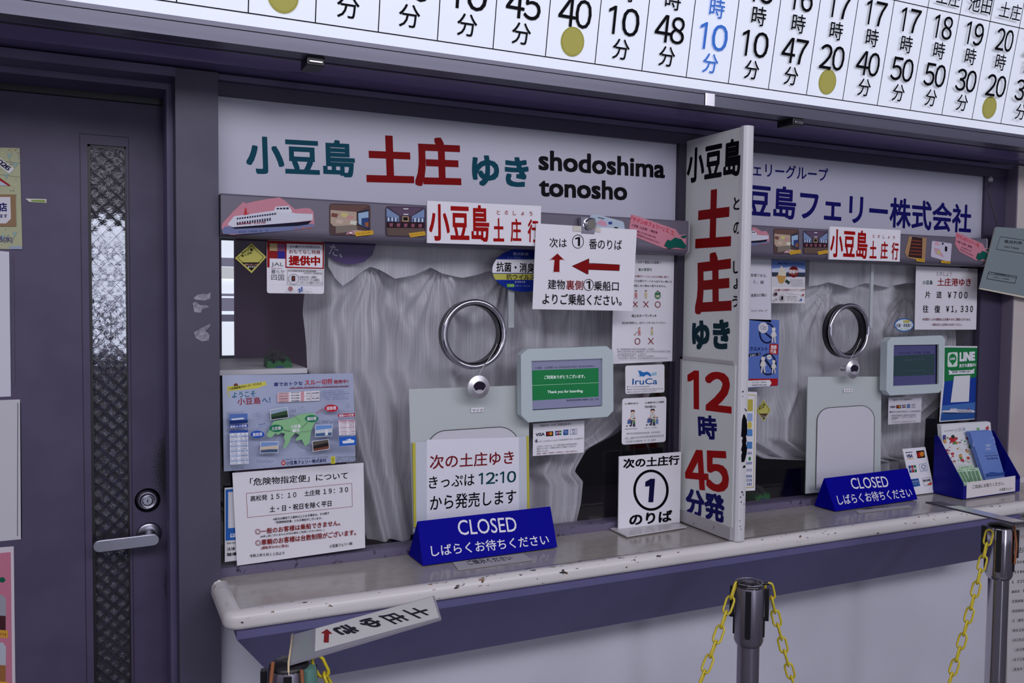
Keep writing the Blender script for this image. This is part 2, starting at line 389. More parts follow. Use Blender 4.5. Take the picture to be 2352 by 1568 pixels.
# lever handle and lock
def on_d(x, y, d=0): return on_y(x, y, YD-d)
c = on_d(342.4,1226.5,.006)
h_ = MB().lathe((c.x,YD,c.z),[(.027,0),(.027,-.005),(.024,-.008),(.012,-.008)],M_steel,(0,1,0)).lathe((c.x,YD-.008,c.z),[(.0095,0),(.0095,-.034)],M_steel,(0,1,0))
hand = part(h_, 'door_handle', door)
p0, p1 = on_d(352,1240,.05), on_d(229,1255,.05); ax = Vector((p1.x-p0.x,0,p1.z-p0.z)); L_ = ax.length; ax.normalize(); pv = Vector((-ax.z,0,ax.x)); pts = []
for sg, cc in ((1,p1),(-1,p0)):
    for k in range(9):
        q = -math.pi/2+math.pi*k/8; pts.append(cc+(ax*math.cos(q)*sg+pv*math.sin(q)*sg)*.0135)
part(MB().prism([(p.x,YD-.05,p.z) for p in pts],(0,.009,0),M_steel), 'lever', hand, .0015)
c = on_d(338.8,1148.6,.004)
lk = part(MB().lathe((c.x,YD,c.z),[(.0275,0),(.0275,-.003),(.0215,-.006)],mat('dark_steel',(52,48,58),.35,1),(0,1,0)), 'lock', door)
l_ = MB().lathe((c.x,YD-.004,c.z),[(.0205,0),(.0205,-.005),(.0165,-.006),(.016,-.0045),(.0105,-.0045),(.0095,-.006)],M_steel,(0,1,0)).box((c.x-.001,YD-.0108,c.z-.004),(c.x+.001,YD-.0098,c.z+.004),M_black)
part(l_, 'lock_cylinder', lk)
# ------------------------------------------------------------------ office behind the glass
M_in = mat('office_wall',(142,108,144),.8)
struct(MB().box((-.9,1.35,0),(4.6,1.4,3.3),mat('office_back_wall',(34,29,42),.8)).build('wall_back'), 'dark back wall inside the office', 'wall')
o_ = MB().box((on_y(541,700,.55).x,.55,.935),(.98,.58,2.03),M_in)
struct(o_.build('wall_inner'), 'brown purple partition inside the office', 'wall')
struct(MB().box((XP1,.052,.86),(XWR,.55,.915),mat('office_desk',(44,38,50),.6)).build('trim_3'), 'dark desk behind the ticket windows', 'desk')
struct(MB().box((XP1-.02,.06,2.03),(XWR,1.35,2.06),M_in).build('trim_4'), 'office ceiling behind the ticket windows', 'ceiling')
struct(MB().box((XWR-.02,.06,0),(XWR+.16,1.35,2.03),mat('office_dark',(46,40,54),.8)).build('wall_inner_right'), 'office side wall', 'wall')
# bright windows at the back of the office, seen past the partition and through the door glass
def lit_window(name, x0, x1, z0, z1, y, bars, label, e):
    VW = {'g':(120,118,142),'w':(206,208,216),'d':(92,90,112)}
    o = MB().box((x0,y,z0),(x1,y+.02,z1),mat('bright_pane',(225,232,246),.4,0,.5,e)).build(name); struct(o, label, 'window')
    f = MB()
    for (a,b,t) in bars: f.box((x0,y-.012,a),(x1,y+.002,b),mat('view_'+t, VW[t], .5, 0, .5, .8 if e else 0))  # bars get a grey glow of their own so they look lit
    for x in (x0,x1-.012): f.box((x,y-.014,z0),(x+.012,y+.002,z1),M_in)
    part(f, 'outside_view', o); return o
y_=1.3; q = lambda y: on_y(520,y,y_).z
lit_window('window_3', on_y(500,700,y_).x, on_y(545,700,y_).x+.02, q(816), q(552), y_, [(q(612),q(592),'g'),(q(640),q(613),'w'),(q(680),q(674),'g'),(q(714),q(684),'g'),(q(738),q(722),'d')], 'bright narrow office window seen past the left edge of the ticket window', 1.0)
y_=.75; 
lit_window('window_4', on_y(185,600,y_).x, on_y(330,600,y_).x, on_y(250,800,y_).z, on_y(250,520,y_).z, y_, [(on_y(250,575+k*55,y_).z-.02,on_y(250,575+k*55,y_).z,'d') for k in range(5)], 'bright window inside the office seen blurred through the door glass', 1.0)
c_ = MB().box((on_y(238,900,.7).x,.7,.3),(on_y(262,900,.7).x,.72,on_y(250,700,.7).z),mat('blue_cloth',(34,38,120),.8))
tag(c_.build('blue_curtain'), 'deep blue curtain blurred behind the wired glass slot of the door', 'curtain')
lit_e = MB().box((.25,-8.0,.0),(1.2,-7.98,2.6),mat('entrance_glow',(225,232,246),.4,0,.5,6.0)).build('window_5'); struct(lit_e, 'bright glazed entrance of the hall opposite the counter', 'window')  # glowing panel added out of view, gives the chrome post its bright streak
eb = MB()
for x in (.22,.70,1.18): eb.box((x,-7.98,0),(x+.05,-7.95,2.65),M_trim)
part(eb,'window_bar',lit_e)
# ------------------------------------------------------------------ ticket windows: sign panel frame, rails, glass
zt, zs1, zs0, zr1, zr0 = 2.036, 1.991, 1.768, .947, .930
XM0, XM1 = 1.466, 1.486                                          # mullion
t_ = MB().box((XP1,-.02,2.017),(XWR+.16,.06,2.0295),M_trim).box((XP1,-.002,1.989),(XWR+.16,.06,2.017),mat('trim_dark',(60,52,76),.5))
struct(t_.build('trim_5'), 'dark purple head rail above the sign panels', 'rail')
M_mul = mat('mullion_dark',(40,34,52),.5)
struct(MB().box((XM0,-.002,.928),(XM1+.01,.05,1.989),M_mul).build('trim_6'), 'dark mullion between the two ticket windows', 'mullion')
xr0 = on_y(2253,700,.003).x; xr1 = 2.856
r_ = MB().box((xr0,.003,CT),(xr1,.06,2.017),mat('post_dark',(62,53,78),.5)).box((xr1,-.036,CT),(2.862,.06,2.0295),mat('post_edge',(112,103,122),.5))
struct(r_.build('trim_7'), 'dark purple post at the right end of the ticket windows', 'post')
struct(MB().box((XP1,-.001,zr0-.003),(XM0,.05,zr1),M_rail).box((XM1,-.001,zr0-.003),(xr0,.05,zr1),M_rail).build('trim_8'), 'worn purple sill rail under the ticket window glass', 'rail')
GL = clear_glass('window_glass')
for k,(x0,x1,lb) in enumerate(((XP1,XM0,'left ticket window pane beside the office door'),(XM1+.01,xr0,'right ticket window pane beyond the projecting sign'))):
    gp = MB().box((x0,.016,zr1),(x1,.021,1.79),GL).build('window_%d' % (k+1)); struct(gp, lb, 'window')
    part(MB().box((x0,.014,zr1),(x0+.005,.024,1.79),M_mul).box((x1-.006,.014,zr1),(x1,.024,1.79),M_mul), 'window_frame', gp)
xg = on_y(1172,680,.02).x
gs = MB()
for px in ((1166,1179),(1996,2002)):
    a, c = on_y(px[0],680,.03).x, on_y(px[1],680,.03).x
    g1 = MB().box((a,.024,on_y(px[0],752,.03).z),(c,.03,1.77),mat('pale_strip',(190,196,200),.3)); part(g1, 'glass_joint', bpy.data.objects['window_1' if px[0]<1500 else 'window_2'])
# ------------------------------------------------------------------ counter
cnt = thing('ticket_counter', (1.5,-.12,.70), 'long pale ticket counter with a chipped white rounded edge', 'counter')
CX0, CX1, CY0 = .222, 4.2, -.252
M_top = noisy('counter_laminate',(158,152,146),(164,158,152),40,.16,0,spec=.6)
M_nose = noisy('chipped_white_paint',(214,209,208),(214,209,208),4,.32)
def chips(m):
    N, L, b = nodes(m); t = N.new('ShaderNodeTexCoord'); mp = N.new('ShaderNodeMapping'); L.new(t.outputs['Object'], mp.inputs[0]); mp.inputs['Scale'].default_value = (26,70,70)
    n = N.new('ShaderNodeTexNoise'); n.inputs['Scale'].default_value = 1.6; n.inputs['Detail'].default_value = 5; L.new(mp.outputs[0], n.inputs[0])
    n2 = N.new('ShaderNodeTexNoise'); n2.inputs['Scale'].default_value = 3.2; L.new(t.outputs['Object'], n2.inputs[0])
    s_ = N.new('ShaderNodeSeparateXYZ'); L.new(t.outputs['Object'], s_.inputs[0])
    hz = N.new('ShaderNodeMapRange'); hz.inputs[1].default_value = .195; hz.inputs[2].default_value = .222; L.new(s_.outputs['Z'], hz.inputs[0])
    a = N.new('ShaderNodeMath'); a.operation = 'MULTIPLY_ADD'; a.inputs[1].default_value = .32; L.new(n2.outputs['Fac'], a.inputs[0]); L.new(n.outputs['Fac'], a.inputs[2])
    a2 = N.new('ShaderNodeMath'); a2.operation = 'MULTIPLY_ADD'; a2.inputs[1].default_value = .09; L.new(hz.outputs[0], a2.inputs[0]); L.new(a.outputs[0], a2.inputs[2])
    g = N.new('ShaderNodeMath'); g.operation = 'GREATER_THAN'; g.inputs[1].default_value = .895; L.new(a2.outputs[0], g.inputs[0])
    mx = N.new('ShaderNodeMix'); mx.data_type = 'RGBA'; mx.inputs[6].default_value = rgb((214,209,208)); L.new(g.outputs[0], mx.inputs[0])
    r = N.new('ShaderNodeValToRGB'); r.color_ramp.elements[0].color = rgb((32,26,30)); r.color_ramp.elements[1].color = rgb((128,88,58)); r.color_ramp.elements[0].position = .45; r.color_ramp.elements[1].position = .6
    n3 = N.new('ShaderNodeTexNoise'); n3.inputs['Scale'].default_value = 30; L.new(t.outputs['Object'], n3.inputs[0]); L.new(n3.outputs['Fac'], r.inputs[0]); L.new(r.outputs[0], mx.inputs[7]); L.new(mx.outputs[2], b.inputs['Base Color'])
chips(M_nose)
part(MB().box((CX0+.02,CY0+.028,.895),(CX1,-.0015,CT-.001),M_top), 'worktop', cnt)
# rounded nosing: front run plus the return along the left end
prof = [(0,-.0005)]+[(.016+.016*math.sin(a)-.0+.0*a, -.016+.016*math.cos(a)) for a in [math.pi/2*k/6 for k in range(7)]]+[(.032,-.026)]+[(.018+.014*math.cos(a), -.026-.012*math.sin(a)) for a in [math.pi/2*k/5 for k in range(1,6)]]+[(0,-.038)]
def nosing(path):
    """profile swept along a path of (point, outward direction)"""
    mb = MB(); n = len(prof); vsx = []
    for p, o in path:
        for d, h in prof: vsx.append(Vector((p[0],p[1],CT+.0015))+Vector((o[0],o[1],0))*d+Vector((0,0,h)))
    fs = [(i*n+k, i*n+(k+1)%n, (i+1)*n+(k+1)%n, (i+1)*n+k) for i in range(len(path)-1) for k in range(n)]
    mb.add(vsx, fs, M_nose, True); mb.add(vsx[:n],[tuple(range(n))],M_nose); mb.add(vsx[-n:],[tuple(range(n))[::-1]],M_nose); return mb
iy, ix = CY0+.032, CX0+.030
path = [((ix,PF-.001),(-1,0)),((ix,iy),(-1,0))]+[((ix,iy),(-math.cos(a),-math.sin(a))) for a in [math.pi/2*k/6 for k in range(1,7)]]+[((x,iy),(0,-1)) for x in (.8,1.4,2,2.8,CX1)]
part(nosing(path), 'nosing', cnt)
M_apr = noisy('apron_paint',(92,88,130),(98,94,136),5,.45)
zb = CT-.036; ab = on_y(727,1556,-.12).z; a1 = on_y(544,1469,-.250).z; xb = on_y(644,1571,-.12).x
L0 = [(.243,-.250,zb),(.243,-.250,a1),(xb,-.12,ab),(xb,-.004,ab),(.245,-.004,zb)]; R0 = [(2.62,)+p[1:] for p in L0]
mb = MB(); mb.add(L0+R0,[(0,1,2,3,4),(9,8,7,6,5),(0,5,6,1),(1,6,7,2),(2,7,8,3),(3,8,9,4),(4,9,5,0)],M_apr)
part(mb, 'apron', cnt)
bl = MB()
for (px,py,r) in ((493,1350,.006),(497,1342,.007),(503,1337,.006),(490,1358,.004)):
    p = on_y(px,py,PF-.004); bl.lathe(p-Vector((0,0,r)),[(r*.2,0),(r*.8,r*.4),(r,r),(r*.8,r*1.6),(r*.2,r*2)],M_nose,n=10)
part(bl, 'sealant', cnt)
# ------------------------------------------------------------------ soffit and timetable light box
struct(MB().box((-1.5,-.235,2.0365),(5,-.0005,2.05),M_soffit).box((-1.5,-.19,2.0345),(5,-.184,2.037),M_black).box((-1.5,-.086,2.034),(5,-.0,2.037),mat('soffit_step',(104,92,136),.3)).build('trim_9'), 'glossy dark purple soffit below the timetable', 'soffit')
TT = math.radians(10); TO = Vector((0,-.235,2.0745)); TV = Vector((0,-math.sin(TT),math.cos(TT)))
tb = thing('timetable_board', (1.7,-.2,2.036), 'long bright white ferry timetable board with black times overhead', 'sign')
part(MB().box((-1.5,-.243,2.036),(5,-.20,2.0625),M_metal).box((-1.5,-.239,2.0625),(5,-.20,2.0645),M_black).box((-1.5,-.2425,2.0645),(5,-.20,2.0735),M_metal), 'frame', tb)
M_lit = mat('lit_white_face',(232,238,250),.35,0,.5,.28)
mb = MB().plane(TO+Vector((0,-.003,0)),(1,0,0),TV)
TX0 = -1.5
mb.prism([mb.w((TX0,0)),mb.w((5,0)),mb.w((5,.85)),mb.w((TX0,.85))], -mb.N*.012, M_lit)
LN = ink((10,8,14))
def tl(u0,v0,u1,v1): mb.polyuv([Vector((u0,v0)),Vector((u1,v0)),Vector((u1,v1)),Vector((u0,v1))],LN)
pitch = .1293; c0 = .271-2*pitch
for k in range(-8,34):
    u = c0+pitch*k
    if u < 3.6: tl(u-.0011,.0245,u+.0011,.62)
tl(-1.2,.0225,3.56,.0247); tl(-1.2,.298,3.56,.3002)
rows = [None,None,'badge',('','','','分'),('','','40','分'),('','','10','分'),('','','45','分'),('','','40','badge'),('','時','10','分'),('','時','48','分'),('','時','10','blue'),('15','時','10','分'),('16','時','47','分'),('17','時','20','badge'),('17','時','40','分'),('17','時','50','分'),('18','時','50','分'),('19','時','30','分'),('20','時','20','badge'),('21','時','30','分')]
heads = {16:'土庄',17:'池田',18:'土庄',19:'土庄'}
badges = []
for k, r in enumerate(rows):
    u = c0+pitch*(k+.5)
    if r is None: continue
    if r == 'badge': badges.append((u,k)); continue
    cm = ink((70,130,225)) if r[3] == 'blue' else LN
    if r[0]: mb.put(r[0], (u,.255), .074, .062, 0, cm, .006)
    if r[1]: mb.put('時', (u,.193), .045, .046, 0, cm, .006)
    if r[2]: mb.put(r[2], (u,.126), .085, .062, 0, cm, .006)
    if r[3] == 'badge': badges.append((u,k))
    else: mb.put('分', (u,.064), .046, .046, 0, cm, .006)
    if k in heads: mb.put(heads[k], (u,.335), .094, .045, 0, cm, .004)
part(mb, 'panel', tb)
for (px,py,wd,ht) in ((718,150,30,40),(1815,288,40,28)):
    c = on_z(px,py-12,2.036)
    part(MB().box((c.x-.018,c.y-.03,2.018),(c.x+.018,c.y+.03,2.0365),M_black).box((c.x-.014,c.y-.034,2.022),(c.x+.014,c.y-.03,2.028),M_chrome), 'latch', tb, .002)
c = on_y(1631,229,-.246)
part(MB().box((c.x-.015,-.2475,c.z-.017),(c.x+.015,-.2435,c.z+.017),mat('silver_tab',(200,198,206),.25,1)), 'clasp', tb, .002)
bl_ = {2:'leftmost of the plain yellow green discs on the overhead timetable',7:'plain yellow green disc under the 40 in the middle of the timetable',13:'plain yellow green disc under 17 and 20 on the timetable',18:'rightmost plain yellow green disc under 20 and 20 on the timetable'}
for u, k in badges:
    mb = MB().plane(TO+Vector((0,-.0045,0)),(1,0,0),TV); ctr = mb.w((u,.066))
    e = [mb.w((u+.030*math.cos(a),.064+.032*math.sin(a))) for a in [2*math.pi*i/40 for i in range(40)]]
    mb.prism(e, mb.N*.001, ink((176,170,82)))
    mb.polyuv([Vector((u+.0265*math.cos(a),.064+.0285*math.sin(a))) for a in [2*math.pi*i/40 for i in range(40)]], ink((188,182,96)), .0013)
    tag(mb.build('disc_sticker'), bl_[k], 'sticker', 'round stickers on the timetable')
# ------------------------------------------------------------------ sign panels over the windows
mb = flat(YS, (500,0,3.92)).box((XP1,YS,zs0-.02),(XM0,YS+.01,1.99),M_sign)
mb.zoom()
mb.text('小豆島',565,354,815,366,86,TEAL,.028).text('土庄',840,366,1058,374,114,(120,0,4),.035).text('ゆき',1084,390,1214,397,70,TEAL,.034)
mb.text('shodoshima',1237,367,1527,388,45,BLACK,.026).text('tonosho',1238,428,1440,439,44,BLACK,.026)
tag(mb.build('destination_sign'), 'wide white sign reading Shodoshima Tonosho in teal and red above the left window', 'sign')
mb = flat(YS).box((XM1+.01,YS,zs0-.02),(xr0,YS+.01,1.99),M_sign)
mb.text('フェリーグループ',1703,386,1902,402,32,NAVY,-.016).text('小豆島フェリー株式会社',1652,452,2231,504,72,NAVY,-.024)
tag(mb.build('company_sign'), 'wide white sign with navy company name above the right window', 'sign')
# ------------------------------------------------------------------ roller screen cassettes
PX0 = 1.5205
for k,(xa,xb_,lb) in enumerate(((XP1+.002,on_y(1581,545,-.05).x,'long grey screen cassette over the left ticket window'),(PX0,on_y(2266,560,-.05).x,'long grey screen cassette over the right ticket window'))):
    pr = [(-.000,1.772),(-.046,1.772),(-.05,1.768),(-.05,1.700)]+[(-.05+.018*(1-math.cos(a)),1.700-.020*math.sin(a)) for a in [math.pi/2*i/6 for i in range(1,7)]]+[(-.0,1.680)]
    mb = MB().prism([(xa,y,z) for y,z in pr],(xb_-xa,0,0),M_cass,True)
    th = mb.build('screen_cassette'); tag(th, lb, 'screen cassette', 'screen cassettes over the windows')
    th.data.polygons.foreach_set('use_smooth',[False]*len(th.data.polygons))
    part(MB().prism([(xb_,y*1.02-.0006,z+(.001 if z>1.7 else -.001)) for y,z in pr],(.003,0,0),mat('cap_light',(170,166,172),.3)), 'end_cap', th)
# ------------------------------------------------------------------ projecting sign
PX = 1.491
ps = thing('projecting_sign', (PX+.015,-.13,.93), 'tall white sign standing out from the wall between the windows', 'sign')
M_ps = mat('sign_white',(212,214,212),.3); M_psn = noisy('chipped_sign_edge',(206,204,208),(206,204,208),4,.35)
zt0 = on_x(1716,286,PX).z; zt_b = on_x(1568,324,PX).z
pl_top = MB().plane((PX,0,0),(0,-1,0),(0,0,1)).zoom(*zE)
mid = 1.397
pl_top.box((PX,-.230,mid),(PX+.026,.0,1.998),M_ps)
pl_top.text('小豆島',150,398,640,306,330,BLACK,-.034)
pl_top.text('土',230,886,552,850,520,DRED,.045).zoom().text('庄',1596,654,1680,646,141,DRED,.045).text('ゆき',1590,769,1677,768,68,(8,44,56),.045).zoom(*zE)
for ch,x,y,hh_ in (('と',602,733,115),('の',602,955,108),('し',600,1305,115),('ょ',602,1455,92)): pl_top.text(ch,x-32,y+4,x+32,y-4,hh_,BLACK,.012)
pl_top.zoom().text('う',1683,692,1697,692,26,BLACK,.012)
part(pl_top, 'sign_panel', ps)
part(MB().prism([(PX-.002+.032*x,-.230-.018*y,.931) for x,y in ((0,0),(0,.6),(.15,.9),(.35,1),(.65,1),(.85,.9),(1,.6),(1,0))],(0,0,1.0685),M_psn), 'edge_post', ps)
# worn black strip on the post face
def chip(fn):
    g = MB().plane((PX,-.2488,0)).zoom(*zX); fn(g); part(g, 'paint_chip', ps)
chip(lambda g: g.poly([(524,478),(532,472),(540,492),(548,510),(553,560),(551,620),(543,632),(548,665),(543,680),(552,720),(545,770),(532,815),(512,820),(510,770),(517,745),(509,730),(518,690),(514,665),(522,640),(509,632),(513,580),(515,520)],BLACK))
for (x,y,r) in ((522,310,5),(521,345,3),(538,437,4),(545,446,5),(532,850,8),(524,856,4),(518,1035,5),(524,1052,4),(505,1070,4),(510,1105,4),(512,1030,3),(530,1120,3),(503,1280,3),(508,1300,3),(500,1240,3)): chip(lambda g: g.oval((x,y),r,r*1.2,BLACK,n=7))
M_tf = noisy('worn_frame_paint',(172,168,172),(90,84,92),50,.4,0,0,.66,.72)
fr = MB()
for (y0,z0,y1,z1) in ((-.230,.931,-.0,.966),(-.230,1.389,-.0,1.399),(-.012,.931,0,1.399)): fr.box((PX-.008,y0,z0),(PX+.026,y1,z1),M_tf)
part(fr, 'time_frame', ps, .001)
tp = MB().plane((PX-.005,0,0),(0,-1,0),(0,0,1)).zoom(*zX).box((PX-.005,-.232,.966),(PX+.02,-.012,1.389),M_ps)
tp.text('12',123,292,440,322,285,RED,.03).text('時',200,563,335,572,172,NAVY,.035).text('45',105,866,418,890,290,RED,.03).text('分発',113,1095,390,1160,195,NAVY,.035)
tl_ = part(tp, 'time_panel', ps)
part(MB().box((PX+.026,-.230,.965),(PX+.040,-.02,1.39),M_ps), 'time_panel_right', ps)
# ------------------------------------------------------------------ curtains
M_cur = bpy.data.materials.new('sheer_curtain'); M_cur.use_nodes = True
N, L, b = nodes(M_cur); out = N['Material Output']
t = N.new('ShaderNodeTexCoord'); mp = N.new('ShaderNodeMapping'); mp.inputs['Scale'].default_value = (330, 1, 5); L.new(t.outputs['UV'], mp.inputs[0])
mp.inputs['Scale'].default_value = (620, 3, 1)
n = N.new('ShaderNodeTexNoise'); n.inputs['Scale'].default_value = 1; n.inputs['Detail'].default_value = 3; L.new(mp.outputs[0], n.inputs[0])
r = N.new('ShaderNodeValToRGB'); r.color_ramp.elements[0].position = .30; r.color_ramp.elements[1].position = .78
r.color_ramp.elements[0].color = rgb((186,184,194)); r.color_ramp.elements[1].color = rgb((244,242,250)); L.new(n.outputs['Fac'], r.inputs[0]); L.new(r.outputs[0], b.inputs['Base Color'])
b.inputs['Roughness'].default_value = .42; b.inputs['Sheen Weight'].default_value = .5
tl_ = N.new('ShaderNodeBsdfTranslucent'); L.new(r.outputs[0], tl_.inputs[0]); tp_ = N.new('ShaderNodeBsdfTransparent')
m1 = N.new('ShaderNodeMixShader'); m1.inputs[0].default_value = .25; L.new(b.outputs[0], m1.inputs[1]); L.new(tl_.outputs[0], m1.inputs[2])
m2 = N.new('ShaderNodeMixShader'); m2.inputs[0].default_value = .10; L.new(m1.outputs[0], m2.inputs[1]); L.new(tp_.outputs[0], m2.inputs[2]); L.new(m2.outputs[0], out.inputs[0])
def interp(pts, y):
    if y <= pts[0][1]: return pts[0][0]
    for (x0,y0),(x1,y1) in zip(pts, pts[1:]):
        if y <= y1: return x0+(x1-x0)*(y-y0)/(y1-y0)
    return pts[-1][0]
def curtain(name, parent, left, right, top, bottom, Y, folds, nu=150, nv=60, seed=1, gath=()):
    """top/bottom: polylines (x,y) of the upper and lower hem; left/right: polylines of the side edges"""
    rnd = random.Random(seed); ph = [rnd.random()*6.28 for _ in range(8)]
    vsx, uvs = [], []
    tp = [(y, x) for x, y in top]; bt = [(y, x) for x, y in bottom]
    for j in range(nv+1):
        v = j/nv
        for i in range(nu+1):
            u = i/nu
            xa = left[0][0]*(1-u)+right[0][0]*u; yt = interp(tp, xa)
            x = xa; 
            for _ in range(3):
                yb = interp(bt, x); y = yt+(yb-yt)*v; x = interp(left, y)*(1-u)+interp(right, y)*u
            d = 0
            for k, (fq, am, dr) in enumerate(folds): d += am*math.sin(fq*u*6.283+ph[k]+dr*v+.3*math.sin(1.8*v+ph[k+1]))*(.55+.45*min(1,v*3))
            for (gu, gv, gr) in gath:                            # fine pleats radiating below a tuck
                a = math.atan2(u-gu, max(.02, v-gv)*.5); rr = math.hypot(u-gu, (v-gv)*.5)
                if v > gv: d += .009*math.sin(a*15)*math.exp(-rr/gr)
            p = on_y(x, y, Y); vsx.append(Vector((p.x, Y+d, p.z))); uvs.append((p.x, p.z))
    fs = [(j*(nu+1)+i, j*(nu+1)+i+1, (j+1)*(nu+1)+i+1, (j+1)*(nu+1)+i) for j in range(nv) for i in range(nu)]
    mb = MB(); mb.add(vsx, fs, M_cur, True); o = part(mb, name, parent)
    uvl = o.data.uv_layers.new(name='UVMap')
    for lp in o.data.loops: uvl.data[lp.index].uv = uvs[lp.vertex_index]
    return o
cu = thing('curtain', on_y(1000,560,.08), 'sheer silver grey curtain gathered behind the left ticket window', 'curtain')
curtain('drape', cu, [(700,540),(706,640),(700,720),(709,800),(712,850),(740,900),(800,1060),(850,1245)], [(1552,540),(1540,820),(1490,940),(1425,1000),(1358,1035),(1330,1085),(1350,1110),(1345,1160),(1335,1200)],
        [(690,540),(1560,575)], [(700,1238),(850,1243),(945,1235),(1335,1205),(1560,1190)], .095, [(9,.016,.5),(16,.006,.9),(4,.014,-.7)], 240, 80, 3, [(.17,.08,.22),(.36,.08,.18),(.55,.08,.22),(.75,.08,.2)])
curtain('valance', cu, [(752,530),(752,680)], [(1500,530),(1500,680)], [(740,530),(1560,570)],
        [(752,612),(770,640),(787,656),(812,640),(835,622),(853,612),(872,620),(906,640),(950,632),(975,622),(992,614),(1015,628),(1060,638),(1100,630),(1125,622),(1150,630),(1200,650),(1260,640),(1500,650)], .062, [(5,.006,.5),(11,.003,1)], 150, 14, 5)
cu2 = thing('curtain', on_y(1950,600,.08), 'sheer silver grey curtain behind the right ticket window', 'curtain')
curtain('drape', cu2, [(1650,560),(1660,1010),(1745,1052),(1790,1010),(1840,940),(1858,900),(1870,1200)], [(2262,560),(2225,700),(2195,760),(2190,900),(2118,960),(2112,1080),(2108,1150)],
        [(1700,580),(2300,610)], [(1630,1150),(1850,1150),(2130,1120)], .095, [(8,.016,.5),(14,.006,.9),(3,.012,-.7)], 180, 80, 11, [(.42,.12,.2),(.75,.14,.15)])
curtain('valance', cu2, [(1855,560),(1855,700)], [(2200,560),(2200,700)], [(1850,570),(2300,600)],
        [(1855,658),(1880,655),(1905,648),(1925,655),(1955,662),(1990,650),(2010,655),(2040,660),(2080,650),(2200,650)], .062, [(4,.006,.5),(9,.003,1)], 110, 14, 6)
# ledge seen at the left edge of the window, and what stands on it
a, c = on_y(512,850,.10), on_y(706,850,.10)
tag(MB().box((XP1+.004,.10,a.z-.012),(c.x,.50,a.z),mat('white_board',(214,212,220),.5)).build('display_shelf'), 'white ledge inside the left edge of the ticket window', 'shelf')
def bush(mb, c, r, col, seed):
    rn = random.Random(seed); m_ = ink(col)
    for _ in range(70):
        d = Vector((rn.gauss(0,1),rn.gauss(0,1),abs(rn.gauss(0,1)))).normalized()*r*(.5+.5*rn.random()); p = c+d; e = r*.14
        mb.tube([c+d*.3, p], [.0006,.0004], m_, 4, caps=False)
        mb.add([p+Vector((-e,0,-e)),p+Vector((e,0,-e*.3)),p+Vector((0,e*.4,e))],[(0,1,2)],m_)
def diorama(px0, px1, y, Y, label, seed):
    a, c = on_y(px0,y,Y), on_y(px1,y,Y)
    dg = thing('diorama', ((a.x+c.x)/2,Y+.02,a.z), label, 'ornament', 'small green landscape ornaments')
    g = MB(); k = 8; pts = [(a.x+(c.x-a.x)*i/k, .012+.010*abs(math.sin(i*1.1+seed))) for i in range(k+1)]
    for i in range(k): g.hexa([(pts[i][0],Y,a.z),(pts[i+1][0],Y,a.z),(pts[i+1][0],Y+.05,a.z),(pts[i][0],Y+.05,a.z),(pts[i][0],Y,a.z+pts[i][1]),(pts[i+1][0],Y,a.z+pts[i+1][1]),(pts[i+1][0],Y+.05,a.z+pts[i][1]*1.5),(pts[i][0],Y+.05,a.z+pts[i][1]*1.5)],ink((44,100,58)))
    part(g, 'base', dg)
    g = MB(); g.box((a.x+.02,Y-.001,a.z+.001),(c.x-.02,Y,a.z+.008),ink((40,66,120))); part(g, 'pond', dg)
    g = MB(); bush(g, Vector((a.x+.02,Y+.02,a.z+.022)), .028, (40,40,44), seed); part(g, 'shrub', dg)
diorama(614,671,849,.13,'small green landscape ornament with dark bush on the white ledge',1)
diorama(1736,1768,1152,.07,'small green landscape ornament behind the right window beside the projecting sign',2)
# cables hanging inside behind the notices
for k,(pts,lb) in enumerate(((((1395,880,.3),(1418,905,.28),(1432,950,.27),(1428,1010,.27),(1424,1090,.27),(1415,1190,.28)),'black cable curving down from behind the left fare display'),(((1452,1000,.3),(1458,1060,.3),(1462,1120,.3),(1470,1190,.3)),'black cable hanging behind the numbered berth stand'),(((1478,1000,.32),(1500,1060,.32),(1508,1100,.32),(1520,1180,.32)),'rightmost black cable hanging under the family fare notice'))):
    tag(MB().tube([on_y(x,y,Y) for x,y,Y in pts], .004, M_black, 8).build('cable'), lb, 'cable', 'cables in the office')
# ------------------------------------------------------------------ stickers on the cassettes
SY = -.0512
def add(mb, name, label, cat, group=None): return tag(mb.build(name), label, cat, group)
def ship(mb, P, red=(190,60,60)):
    """white ferry, P maps unit coordinates (0..1, 0..1 downwards) to zoom pixels"""
    q = lambda *pts: [P(*p) for p in pts]
    mb.poly(q((.06,.72),(.13,.50),(.60,.33),(.80,.42),(.98,.44),(.98,.60),(.80,.66),(.12,.80)), (206,206,218))
    mb.poly(q((.10,.80),(.82,.66),(.97,.62),(.93,.72),(.82,.76),(.14,.84)), (24,22,44))
    mb.poly(q((.56,.36),(.58,.24),(.72,.22),(.76,.36),(.74,.42)), (214,214,224))
    for k in range(16):
        x = .16+.027*k; y = .545-.0065*k*1.35
        mb.poly(q((x,y),(x+.018,y-.005),(x+.018,y+.04),(x,y+.045)), (40,42,72))
        if k < 14:
            y += .115; mb.poly(q((x,y),(x+.016,y-.005),(x+.016,y+.075),(x,y+.08)), (44,46,76))
    for k in range(4): mb.poly(q((.59+.035*k,.275-.004*k),(.615+.035*k,.272-.004*k),(.615+.035*k,.31),(.59+.035*k,.315)), (44,46,76))
    mb.poly(q((.235,.47),(.25,.27),(.262,.27),(.27,.42),(.30,.44),(.23,.47)), red)
